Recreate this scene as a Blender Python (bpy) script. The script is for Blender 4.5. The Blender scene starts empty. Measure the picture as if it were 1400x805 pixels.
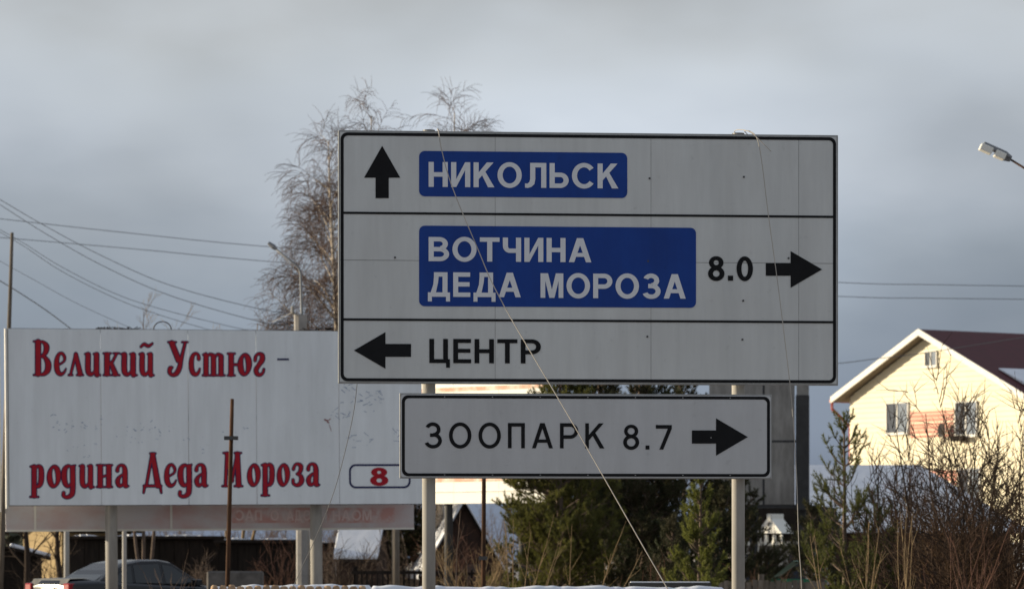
import bpy, bmesh, math, random
import numpy as np
from mathutils import Vector, Matrix
R = math.radians
sc = bpy.context.scene
COL = sc.collection

# ------------------------------------------------------------------ camera
CAM_H, F, CX, HY = 1.5, 5100.0, 700.0, 765.0      # eye height, focal length and horizon in photo pixels
cam = bpy.data.cameras.new('camera'); camo = bpy.data.objects.new('camera', cam); COL.objects.link(camo)
camo.location = (0, 0, CAM_H); camo.rotation_euler = (R(90), 0, 0)
cam.sensor_width = 36.0; cam.lens = F / 1400 * 36.0; cam.shift_y = (HY - 402.5) / 1400
cam.clip_start = 0.5; cam.clip_end = 6000
cam.dof.use_dof = True; cam.dof.focus_distance = 30.0; cam.dof.aperture_fstop = 6.0
sc.camera = camo

# ------------------------------------------------------------------ sun and sky
SUN_EL, SUN_AL = R(9), R(12)            # low winter sun from the left, a little behind the sign
sdir = Vector((-math.cos(SUN_AL) * math.cos(SUN_EL), math.sin(SUN_AL) * math.cos(SUN_EL), math.sin(SUN_EL)))
sun = bpy.data.lights.new('sun', 'SUN'); sun.energy = 5.0; sun.angle = R(0.5); sun.color = (1.0, 0.85, 0.62)
suno = bpy.data.objects.new('sun', sun); COL.objects.link(suno)
suno.rotation_euler = sdir.to_track_quat('Z', 'Y').to_euler()
W = bpy.data.worlds.new('World'); sc.world = W; W.use_nodes = True
nt = W.node_tree; nt.nodes.clear()
def N(tree, typ, **kw):
    n = tree.nodes.new(typ)
    for k, v in kw.items():
        if k == 'ins':
            for a, b in v.items(): n.inputs[a].default_value = b
        else: setattr(n, k, v)
    return n
wout = N(nt, 'ShaderNodeOutputWorld')
sky = N(nt, 'ShaderNodeTexSky', sky_type='NISHITA', sun_disc=False, sun_elevation=SUN_EL, sun_rotation=math.atan2(sdir.x, sdir.y), air_density=1.0, dust_density=1.5, ozone_density=1.0)
bg1 = N(nt, 'ShaderNodeBackground', ins={1: 0.07}); nt.links.new(sky.outputs[0], bg1.inputs[0])
tc = N(nt, 'ShaderNodeTexCoord'); sep = N(nt, 'ShaderNodeSeparateXYZ'); nt.links.new(tc.outputs['Generated'], sep.inputs[0])
def cloud_noise(loc, scl, scale, detail):
    mp = N(nt, 'ShaderNodeMapping'); mp.inputs['Scale'].default_value = scl; mp.inputs['Location'].default_value = loc; mp.name = 'map'
    nz = N(nt, 'ShaderNodeTexNoise', ins={'Scale': scale, 'Detail': detail, 'Roughness': 0.5})
    nt.links.new(tc.outputs['Generated'], mp.inputs[0]); nt.links.new(mp.outputs[0], nz.inputs[0]); return mp, nz
# banks of cloud: their layers follow elevation, bent by one noise; a broader one makes thick and thin places
mp1, n1 = cloud_noise((30.8476, 20.7468, 17.9372), (1, 1, 2.6), 11.0, 5.0)
mp2, n2 = cloud_noise((37.6953, 17.0618, 39.9096), (1, 1, 1.6), 7.0, 3.0)
m1 = N(nt, 'ShaderNodeMath', operation='MULTIPLY_ADD', ins={1: 0.06, 2: -0.03}); nt.links.new(n1.outputs[0], m1.inputs[0])
m2 = N(nt, 'ShaderNodeMath', operation='ADD'); nt.links.new(sep.outputs[2], m2.inputs[0]); nt.links.new(m1.outputs[0], m2.inputs[1])
ramp = N(nt, 'ShaderNodeValToRGB'); cr = ramp.color_ramp; cr.interpolation = 'B_SPLINE'
def lin(r, g, b): return tuple(((c / 255 + .055) / 1.055) ** 2.4 if c > 10 else c / 255 / 12.92 for c in (r, g, b)) + (1,)
stops = [(0.0, (100, 113, 135)), (0.05, (121, 133, 150)), (0.08, (145, 155, 168)), (0.105, (169, 176, 187)), (0.13, (187, 194, 202)), (0.155, (170, 173, 176)), (0.2, (157, 159, 159)), (0.4, (150, 155, 164)), (1.0, (146, 154, 168))]
cr.elements[0].position = stops[0][0]; cr.elements[0].color = lin(*stops[0][1])
cr.elements[1].position = 1.0; cr.elements[1].color = lin(*stops[-1][1])
for p, c in stops[1:-1]: cr.elements.new(p).color = lin(*c)
nt.links.new(m2.outputs[0], ramp.inputs[0])
m3 = N(nt, 'ShaderNodeMath', operation='MULTIPLY_ADD', ins={1: 1.2, 2: 0.4}); nt.links.new(n2.outputs[0], m3.inputs[0])
mul = N(nt, 'ShaderNodeVectorMath', operation='SCALE'); nt.links.new(ramp.outputs[0], mul.inputs[0]); nt.links.new(m3.outputs[0], mul.inputs['Scale'])
bg2 = N(nt, 'ShaderNodeBackground', ins={1: 1.0}); nt.links.new(mul.outputs[0], bg2.inputs[0])
mixs = N(nt, 'ShaderNodeMixShader', ins={0: 0.88}); nt.links.new(bg1.outputs[0], mixs.inputs[1]); nt.links.new(bg2.outputs[0], mixs.inputs[2])
nt.links.new(mixs.outputs[0], wout.inputs[0])
sc.view_settings.view_transform = 'Standard'; sc.view_settings.look = 'None'; sc.view_settings.exposure = 0.5; sc.view_settings.gamma = 1.0
sc.render.engine = 'CYCLES'; sc.cycles.use_denoising = True; sc.cycles.max_bounces = 6

# ------------------------------------------------------------------ helpers
def at(px, py, D):                      # a point of the place that is D metres away and shows at this pixel
    return Vector(((px - CX) / F * D, D, CAM_H + (HY - py) / F * D))
def smooth(a, b, t):
    t = min(1, max(0, (t - a) / (b - a))); return t * t * (3 - 2 * t)
def ground_z(x, y):
    return 2.2 * smooth(105, 150, y) * smooth(13, 19, x) + 0.05 * math.sin(x * .7) * math.sin(y * .31)

class MB:
    def __init__(s): s.v = []; s.f = []
    def add(s, vs, fs):
        o = len(s.v); s.v += [tuple(p) for p in vs]; s.f += [tuple(i + o for i in f) for f in fs]; return s
    def box(s, x0, x1, y0, y1, z0, z1, M=None):
        vs = [Vector((x, y, z)) for x in (x0, x1) for y in (y0, y1) for z in (z0, z1)]
        if M is not None: vs = [M @ p for p in vs]
        return s.add(vs, [(0, 1, 3, 2), (4, 6, 7, 5), (0, 4, 5, 1), (2, 3, 7, 6), (0, 2, 6, 4), (1, 5, 7, 3)])
    def tube(s, pts, rs, n=8, caps=True):
        pts = [Vector(p) for p in pts]
        if not hasattr(rs, '__len__'): rs = [rs] * len(pts)
        o = len(s.v); up = None
        for i, p in enumerate(pts):
            d = (pts[min(i + 1, len(pts) - 1)] - pts[max(i - 1, 0)]).normalized()
            if up is None: up = Vector((1, 0, 0)) if abs(d.x) < .9 else Vector((0, 1, 0))
            a = d.cross(up).normalized(); b = d.cross(a).normalized(); up = -b if False else up
            for k in range(n):
                t = 2 * math.pi * k / n
                s.v.append(tuple(p + (a * math.cos(t) + b * math.sin(t)) * rs[i]))
        for i in range(len(pts) - 1):
            for k in range(n):
                k2 = (k + 1) % n
                s.f.append((o + i * n + k, o + i * n + k2, o + (i + 1) * n + k2, o + (i + 1) * n + k))
        if caps:
            s.f.append(tuple(o + k for k in reversed(range(n)))); s.f.append(tuple(o + (len(pts) - 1) * n + k for k in range(n)))
        return s
    def prism(s, pts, y0, y1):           # outline in (x, z), extruded along y
        n = len(pts)
        return s.add([(x, y0, z) for x, z in pts] + [(x, y1, z) for x, z in pts],
                     [tuple(range(n)), tuple(n + i for i in reversed(range(n)))] + [(i, n + i, n + (i + 1) % n, (i + 1) % n) for i in range(n)])
    def ring(s, outer, inner, y):        # flat band between two outlines of equal length
        n = len(outer)
        return s.add([(x, y, z) for x, z in outer] + [(x, y, z) for x, z in inner], [(i, (i + 1) % n, n + (i + 1) % n, n + i) for i in range(n)])

def mesh_of(name, mb, off=None, smoothf=False):
    me = bpy.data.meshes.new(name)
    v = mb.v if off is None else [(a - off[0], b - off[1], c - off[2]) for a, b, c in mb.v]
    me.from_pydata(v, [], mb.f); me.update()
    bm = bmesh.new(); bm.from_mesh(me); bmesh.ops.recalc_face_normals(bm, faces=bm.faces[:]); bm.to_mesh(me); bm.free()
    if smoothf: me.polygons.foreach_set('use_smooth', [True] * len(me.polygons))
    return me
def link(name, me, mat, parent=None, label=None, kind=None):
    o = bpy.data.objects.new(name, me); COL.objects.link(o); o.parent = parent
    if mat is not None and not me.materials: me.materials.append(mat)
    if label: o['label'] = label
    if kind: o['kind'] = kind
    return o
def root_of(o):
    while o.parent: o = o.parent
    return o
def part(name, mb, mat, parent, world=False, smoothf=False, label=None, kind=None, bevel=0):
    off = root_of(parent).location if world else None
    o = link(name, mesh_of(name, mb, off, smoothf), mat, parent, label, kind)
    if bevel:
        m = o.modifiers.new('bevel', 'BEVEL'); m.width = bevel; m.segments = 2; m.limit_method = 'ANGLE'
    return o
def tag(o, label, cat, group=None):
    o['label'] = label; o['category'] = cat
    if group: o['group'] = group
    return o
def thing(name, label, cat, loc=(0, 0, 0), rotz=0, group=None, roll=0):
    o = bpy.data.objects.new(name, None); COL.objects.link(o); o.empty_display_size = .2
    o.location = loc; o.rotation_euler = (0, roll, rotz)
    return tag(o, label, cat, group)
def mat_of(o): return Matrix.Translation(o.location) @ o.rotation_euler.to_matrix().to_4x4()
def on_plane(o, px, py, y=0.0):          # where the sight line of this pixel meets the thing's own plane
    Mi = mat_of(o).inverted(); a = Mi @ Vector((0, 0, CAM_H)); b = Mi @ at(px, py, 10)
    t = (y - a.y) / (b.y - a.y); p = a + (b - a) * t
    return p.x, p.z
def rrect(x0, x1, z0, z1, r, k=6):
    out = []
    for cx, cz, a in ((x1 - r, z1 - r, 0), (x0 + r, z1 - r, 90), (x0 + r, z0 + r, 180), (x1 - r, z0 + r, 270)):
        for i in range(k + 1):
            t = R(a + 90 * i / k); out.append((cx + r * math.cos(t), cz + r * math.sin(t)))
    return out

# ------------------------------------------------------------------ materials
def mat(name, col, rough=.8, var=.0, scale=4.0, col2=None, metal=0, bump=0, spec=.4, objvar=0, detail=6, stretch=(1, 1, 1), lo=.35, hi=.65, trans=0):
    m = bpy.data.materials.new(name); m.use_nodes = True; t = m.node_tree; b = t.nodes['Principled BSDF']
    b.inputs['Base Color'].default_value = (*col, 1); b.inputs['Roughness'].default_value = rough
    b.inputs['Metallic'].default_value = metal; b.inputs['Specular IOR Level'].default_value = spec
    c_out = None
    if col2 is not None or var:
        c2 = col2 if col2 is not None else tuple(c * (1 - var) for c in col)
        tcn = N(t, 'ShaderNodeTexCoord'); mpn = N(t, 'ShaderNodeMapping'); mpn.inputs['Scale'].default_value = stretch
        nz = N(t, 'ShaderNodeTexNoise', ins={'Scale': scale, 'Detail': detail, 'Roughness': .6})
        rp = N(t, 'ShaderNodeMapRange', ins={1: lo, 2: hi})
        mx = N(t, 'ShaderNodeMix', data_type='RGBA'); mx.inputs[6].default_value = (*col, 1); mx.inputs[7].default_value = (*c2, 1)
        t.links.new(tcn.outputs['Object'], mpn.inputs[0]); t.links.new(mpn.outputs[0], nz.inputs[0]); t.links.new(nz.outputs[0], rp.inputs[0]); t.links.new(rp.outputs[0], mx.inputs[0])
        c_out = mx.outputs[2]
        if bump:
            bp = N(t, 'ShaderNodeBump', ins={'Strength': bump, 'Distance': .02}); t.links.new(nz.outputs[0], bp.inputs['Height']); t.links.new(bp.outputs[0], b.inputs['Normal'])
    if objvar:
        oi = N(t, 'ShaderNodeObjectInfo'); mr = N(t, 'ShaderNodeMapRange', ins={3: 1 - objvar, 4: 1 + objvar}); t.links.new(oi.outputs['Random'], mr.inputs[0])
        mu = N(t, 'ShaderNodeVectorMath', operation='SCALE'); t.links.new(mr.outputs[0], mu.inputs['Scale'])
        if c_out: t.links.new(c_out, mu.inputs[0])
        else: mu.inputs[0].default_value = col
        c_out = mu.outputs[0]
    if c_out: t.links.new(c_out, b.inputs['Base Color'])
    if trans:
        tr = N(t, 'ShaderNodeBsdfTranslucent'); ms = N(t, 'ShaderNodeMixShader', ins={0: trans})
        tr.inputs[0].default_value = (*col, 1)
        if c_out: t.links.new(c_out, tr.inputs[0])
        t.links.new(b.outputs[0], ms.inputs[1]); t.links.new(tr.outputs[0], ms.inputs[2]); t.links.new(ms.outputs[0], t.nodes['Material Output'].inputs[0])
    return m
M = {}
M['sheet'] = mat('sign_white_sheeting', (.60, .62, .61), .4, col2=(.55, .562, .55), scale=1.3, objvar=.02, spec=.4, stretch=(1.6, 1, .6))
M['sheet2'] = mat('sign_white_plain', (.52, .53, .54), .42, col2=(.485, .492, .495), scale=1.6, spec=.4)
def streaks(m, amt, sc_v, rough=(.34, .5), bump=.06):    # dirt and sheen streaks painted in, uneven gloss and slight waviness of the sheet
    t = m.node_tree; b = t.nodes['Principled BSDF']; src = b.inputs['Base Color'].links[0].from_socket
    g = N(t, 'ShaderNodeNewGeometry'); mp_ = N(t, 'ShaderNodeMapping'); mp_.inputs['Scale'].default_value = sc_v; t.links.new(g.outputs['Position'], mp_.inputs[0])
    z = N(t, 'ShaderNodeTexNoise', ins={'Scale': 1.0, 'Detail': 6.0, 'Roughness': .65}); t.links.new(mp_.outputs[0], z.inputs[0])
    r_ = N(t, 'ShaderNodeMapRange', ins={1: .3, 2: .7, 3: 1 - amt, 4: 1 + amt}); t.links.new(z.outputs[0], r_.inputs[0])
    sp_ = N(t, 'ShaderNodeTexNoise', ins={'Scale': 14.0, 'Detail': 3.0}); t.links.new(g.outputs['Position'], sp_.inputs[0])
    r2 = N(t, 'ShaderNodeMapRange', ins={1: .66, 2: .78, 3: 1, 4: 1 - amt * 1.6}); t.links.new(sp_.outputs[0], r2.inputs[0])
    k = N(t, 'ShaderNodeMath', operation='MULTIPLY'); t.links.new(r_.outputs[0], k.inputs[0]); t.links.new(r2.outputs[0], k.inputs[1])
    v = N(t, 'ShaderNodeVectorMath', operation='SCALE'); t.links.new(src, v.inputs[0]); t.links.new(k.outputs[0], v.inputs['Scale']); t.links.new(v.outputs[0], b.inputs['Base Color'])
    r3 = N(t, 'ShaderNodeMapRange', ins={1: .3, 2: .7, 3: rough[0], 4: rough[1]}); t.links.new(z.outputs[0], r3.inputs[0]); t.links.new(r3.outputs[0], b.inputs['Roughness'])
    w_ = N(t, 'ShaderNodeTexNoise', ins={'Scale': 1.4, 'Detail': 1.0}); t.links.new(g.outputs['Position'], w_.inputs[0])
    bp = N(t, 'ShaderNodeBump', ins={'Strength': bump, 'Distance': .1}); t.links.new(w_.outputs[0], bp.inputs['Height']); t.links.new(bp.outputs[0], b.inputs['Normal'])
streaks(M['sheet'], .075, (7, 7, .6), (.3, .52), .1); streaks(M['sheet2'], .06, (8, 8, .8), (.34, .5), .08)
M['black'] = mat('black_film', (.010, .0105, .012), .6, var=.3, scale=8, spec=.15)
M['blue'] = mat('blue_film', (.008, .05, .27), .45, col2=(.007, .042, .235), scale=2.5, spec=.22)
M['letter'] = mat('white_letter_film', (.72, .74, .77), .45, var=.07, scale=5, spec=.3)
M['alu'] = mat('weathered_aluminium', (.34, .34, .33), .45, var=.25, scale=9, metal=.6)
M['galv'] = mat('galvanised_steel', (.37, .355, .325), .8, col2=(.28, .27, .25), scale=7, stretch=(1, 1, .25), spec=.25)
M['bolt'] = mat('dark_bolt', (.06, .06, .06), .5)
M['bb'] = mat('billboard_white_paint', (.80, .84, .86), .6, col2=(.73, .765, .78), scale=1.1, objvar=.02, stretch=(2.2, 1, .5), spec=.25)
streaks(M['bb'], .06, (5, 5, .35), (.5, .7), .05); streaks(M['blue'], .10, (6, 6, .6), (.4, .55), .05)
M['navy'] = mat('navy_paint', (.018, .02, .085), .6, spec=.2)
M['red'] = mat('red_paint', (.42, .013, .022), .6, col2=(.33, .010, .026), scale=5, spec=.2)
M['redmark'] = mat('dark_red_scribble', (.22, .03, .035), .7, col2=(.4, .3, .3), scale=12)
M['scuff'] = mat('blue_scuff', (.22, .29, .42), .7, col2=(.5, .56, .64), scale=9)
M['rust'] = mat('rusty_iron', (.115, .058, .032), .9, spec=.1, col2=(.02, .015, .012), scale=7, bump=.4, stretch=(1, 1, .3))
M['wood'] = mat('grey_old_wood', (.20, .17, .135), .9, col2=(.11, .09, .07), scale=6, bump=.3, stretch=(3, 3, .4), objvar=.2)
M['darkwood'] = mat('dark_wood', (.018, .015, .013), .95, spec=.1, col2=(.03, .024, .02), scale=3, stretch=(4, 4, .5), objvar=.25)  # near-black wood tone with random grain
M['brownwood'] = mat('brown_log_wood', (.06, .037, .028), .9, spec=.1, col2=(.035, .024, .02), scale=4, objvar=.2)
M['log'] = mat('fresh_peeled_log', (.52, .36, .22), .85, col2=(.30, .19, .11), scale=12, objvar=.2)
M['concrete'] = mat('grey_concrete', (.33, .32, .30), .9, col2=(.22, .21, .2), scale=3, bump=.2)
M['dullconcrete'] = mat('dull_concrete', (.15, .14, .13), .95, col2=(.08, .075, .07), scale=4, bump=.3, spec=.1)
M['snow'] = mat('snow', (.80, .82, .86), .7, col2=(.70, .73, .78), scale=3, bump=.5, spec=.2)
M['ground'] = mat('frozen_ground', (.16, .12, .085), .95, col2=(.66, .68, .72), scale=.35, bump=.3, lo=.5, hi=.62)
M['cable'] = mat('black_cable', (.12, .125, .135), .7)
M['cord'] = mat('pale_cord', (.50, .46, .40), .8, col2=(.34, .32, .29), scale=3)
M['siding'] = mat('cream_siding', (.80, .73, .54), .7, col2=(.76, .69, .50), scale=1.5)
M['trim'] = mat('white_trim', (.72, .70, .64), .6, var=.1)
M['soffit'] = mat('shaded_soffit', (.20, .16, .11), .8, var=.2)  # shade under the eaves is put into this brown
M['roofred'] = mat('dark_red_metal_roof', (.085, .014, .018), .6, col2=(.068, .013, .016), scale=2, spec=.25)
M['redpipe'] = mat('red_gutter', (.34, .05, .04), .5)
M['pinkpanel'] = mat('red_cladding', (.62, .26, .19), .7, var=.15, scale=5)
M['glass'] = mat('window_glass', (.045, .06, .085), .12, spec=.35)
M['curtain'] = mat('grey_blue_blind', (.10, .14, .20), .5, var=.25, scale=6, spec=.2)
M['dish'] = mat('grey_dish', (.085, .085, .085), .7, spec=.1)
M['yellow'] = mat('yellow_plaster', (.50, .37, .19), .85, col2=(.40, .29, .14), scale=2)
M['greenroof'] = mat('green_tarp', (.008, .15, .075), .5, var=.3, scale=3)
M['greyboard'] = mat('grey_board_back', (.36, .345, .32), .85, col2=(.20, .19, .175), scale=1.8, stretch=(2, 1, .5), spec=.15)
M['darkframe'] = mat('dark_steel_frame', (.05, .05, .05), .7, var=.3)
M['lampgrey'] = mat('lamp_casing', (.20, .21, .22), .5)
M['lampwhite'] = mat('lamp_white_casing', (.78, .77, .70), .4)
M['carpaint'] = mat('dark_car_paint', (.010, .012, .016), .22, spec=.4)
M['carpale'] = mat('pale_car_paint', (.20, .19, .17), .4, col2=(.12, .12, .11), scale=6)  # pale copy of the car paint; sunlight on the boot is in the colour
M['carglass'] = mat('car_glass', (.02, .026, .03), .06, spec=.5)
M['tail'] = mat('red_tail_lamp', (.26, .008, .014), .25, spec=.3)
M['plate'] = mat('white_plate', (.5, .5, .48), .4)
M['tyre'] = mat('tyre', (.02, .02, .02), .8)
M['bark'] = mat('brown_bark', (.14, .10, .075), .9, col2=(.09, .065, .05), scale=8)
M['twig'] = mat('birch_twig', (.125, .088, .072), .95, spec=.1)
M['birch'] = mat('birch_bark', (.58, .49, .38), .8, col2=(.10, .085, .07), scale=7, stretch=(1, 1, 2.5), lo=.5, hi=.6)
M['darktwig'] = mat('dark_twig', (.04, .03, .024), .95, spec=.1)
M['paletwig'] = mat('straw_stem', (.30, .21, .11), .9, var=.4, scale=5)
M['redstalk'] = mat('red_brown_stalk', (.13, .062, .04), .9, var=.4, scale=3)
M['browntwig'] = mat('red_brown_twig', (.075, .047, .033), .95, col2=(.036, .026, .02), scale=1.5, spec=.1)
M['paletwig2'] = mat('golden_brown_twig', (.09, .056, .032), .9, var=.4, scale=2, spec=.1)
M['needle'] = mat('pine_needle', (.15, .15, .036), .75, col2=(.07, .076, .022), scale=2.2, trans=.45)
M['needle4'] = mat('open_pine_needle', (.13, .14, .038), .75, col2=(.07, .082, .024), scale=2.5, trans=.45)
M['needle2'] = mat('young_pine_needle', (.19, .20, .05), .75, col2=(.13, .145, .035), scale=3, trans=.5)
M['needle3'] = mat('shaded_pine_needle', (.042, .052, .02), .8, col2=(.06, .05, .022), scale=1.5, trans=.15)  # darker copy of the needles, with the shade of the rear pines in its colour
M['forest'] = mat('far_conifer', (.05, .065, .045), .95, col2=(.08, .08, .05), scale=.2)

# ------------------------------------------------------------------ lettering
def bar(x0, x1, y0, y1): return [(x0, y0), (x1, y0), (x1, y1), (x0, y1)]
def arc(cx, cy, rx, ry, a0, a1, wx, wy, k=26):
    t = [R(a0 + (a1 - a0) * i / k) for i in range(k + 1)]
    return [[(cx + rx * math.cos(t[i]), cy + ry * math.sin(t[i])), (cx + rx * math.cos(t[i + 1]), cy + ry * math.sin(t[i + 1])),
             (cx + (rx - wx) * math.cos(t[i + 1]), cy + (ry - wy) * math.sin(t[i + 1])), (cx + (rx - wx) * math.cos(t[i]), cy + (ry - wy) * math.sin(t[i]))] for i in range(k)]
def sans(ch, s, t):                      # road-sign capitals 34 units high, s = stem width, t = bar width; returns width and strokes
    H = 34
    if ch == 'Н': return 26, [bar(0, s, 0, H), bar(26 - s, 26, 0, H), bar(s, 26 - s, 17 - t / 2, 17 + t / 2)]
    if ch == 'И': return 26, [bar(0, s, 0, H), bar(26 - s, 26, 0, H), [(s, 0), (26 - s, H - s * 1.55), (26 - s, H), (s, s * 1.55)]]
    if ch == 'К': return 28, [bar(0, s, 0, H), [(s, 11), (s, 11 + s * 1.35), (27.2 - s * 1.3, H), (27.2, H)], [(10 + s * .15, 17.5), (10 + s * .75, 22.5), (28.4, 0), (28.4 - s * 1.25, 0)]]
    if ch == 'О': return 33, arc(16.5, 17, 16.5, 17.6, 0, 360, s, t, 48)
    if ch == 'З': return 26, arc(12.6, 24.9, 11.4, 9.7, -88, 158, s, t) + arc(13, 9.9, 13, 10.5, -160, 88, s, t) + [bar(8.5, 13.2, 17.3 - t / 2, 17.3 + t / 2)]
    if ch == 'С': return 30.5, arc(16.5, 17, 16.5, 17.6, 38, 322, s, t, 40)
    if ch == 'Л': return 29, [bar(29 - s, 29, 0, H), bar(7, 29 - s, H - t, H), [(7, H - t), (7 + s, H - t), (7 + s, 12), (5.8 + s, 5), (3 + s * .8, 1), (4, -.4), (0, 0), (0, t * .95), (3.4, t * .9), (6, 8), (7, 12)]]
    if ch == 'Ь': return 26, [bar(0, s, 0, H), bar(s, 14.5, 0, t), bar(s, 14.5, 21 - t, 21)] + arc(14.5, 10.5, 11.5, 10.5, -90, 90, s, t)
    if ch == 'В': return 28, [bar(0, s, 0, H), bar(s, 15, 0, t), bar(s, 15, 20 - t, 20), bar(s, 14.5, H - t, H)] + arc(15, 10, 13, 10, -90, 90, s, t) + arc(14.5, 24.5, 11.8, 9.5, -78, 90, s, t)
    if ch == 'Т': return 27, [bar(0, 27, H - t, H), bar(13.5 - s / 2, 13.5 + s / 2, 0, H - t)]
    if ch == 'Ч': return 25, [bar(25 - s, 25, 0, H), bar(0, s, 22.5, H), bar(9.5, 25 - s, 12.5, 12.5 + t)] + arc(9.5, 22.5, 9.5, 10, 180, 270, s, t)
    if ch == 'А': return 31, [[(0, 0), (s * 1.06, 0), (15.5 + s * .5, H), (15.5 - s * .62, H)], [(31, 0), (31 - s * 1.06, 0), (15.5 - s * .5, H), (15.5 + s * .62, H)], bar(6, 25, 7.6, 7.6 + t * .9)]
    if ch == 'Д': return 31, [bar(0, 31, 0, t), bar(0, s * .8, -6.5, 0), bar(31 - s * .8, 31, -6.5, 0), bar(27.5 - s, 27.5, t, H), bar(8.5, 27.5 - s, H - t, H), [(8.5, H - t), (8.5 + s * .95, H - t), (14.3, 20), (11.3, t), (4, t), (7.6, 17)]]
    if ch == 'Е': return 24, [bar(0, s, 0, H), bar(s, 24, 0, t), bar(s, 23, 17.4 - t / 2, 17.4 + t / 2), bar(s, 23.8, H - t, H)]
    if ch == 'М': return 32, [bar(0, s * .95, 0, H), bar(32 - s * .95, 32, 0, H), [(s * .95, H), (s * .95, H - s * 1.5), (16 - s * .5, 0), (16 + s * .4, 0), (s * 1.5, H)], [(32 - s * .95, H), (32 - s * .95, H - s * 1.5), (16 + s * .5, 0), (16 - s * .4, 0), (32 - s * 1.5, H)]]
    if ch == 'Р': return 27, [bar(0, s, 0, H), bar(s, 15, H - t, H), bar(s, 15, 13, 13 + t)] + arc(15, 23.5, 12, 10.5, -90, 90, s, t)
    if ch == 'Ц': return 27.5, [bar(0, s, 0, H), bar(18.5, 18.5 + s, 0, H), bar(s, 18.5, 0, t), bar(18.5 + s, 27.5, 0, t), bar(27.5 - s * .8, 27.5, -6.5, 0)]
    if ch == 'П': return 25, [bar(0, s, 0, H), bar(25 - s, 25, 0, H), bar(s, 25 - s, H - t, H)]
    if ch == '8': return 24, arc(12, 25.3, 10.6, 9.1, 0, 360, s * .95, t * .9, 36) + arc(12, 9.9, 12, 10.4, 0, 360, s, t * .95, 36)
    if ch == '0': return 24, arc(12, 17, 12, 17.5, 0, 360, s, t, 40)
    if ch == '7': return 24, [bar(0, 24, H - t, H), [(24 - s * 1.05, H - t), (24, H - t), (9.5 + s * .3, 0), (9.5 - s * .75, 0)]]
    if ch == '.': return s * 1.05, [bar(0, s * 1.05, 0, s * 1.0)]
    return 13, []
def lettering(parent, root, body, px0, px1, cap_top, base, y, mt, s=7, t=6.1, gap=4.5, mirror=False):
    X0, Zb = on_plane(root, px0, base, y); X1, _ = on_plane(root, px1, base, y); _, Zt = on_plane(root, px0, cap_top, y)
    pos = []; x = 0
    for ch in body: w, st = sans(ch, s, t); pos.append((x, st)); x += w + gap
    tot = x - gap
    for x, st in pos:
        if not st: continue
        mb = MB()
        for j, poly in enumerate(st):
            yy = y - .00015 * (j % 5); vs = []
            for a, b in poly:
                u = (x + a) / tot
                if mirror: u = 1 - u
                vs.append((X0 + u * (X1 - X0), yy, Zb + b / 34 * (Zt - Zb)))
            mb.add(vs, [tuple(range(len(vs)))])
        part('letter', mb, mt, parent)

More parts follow.
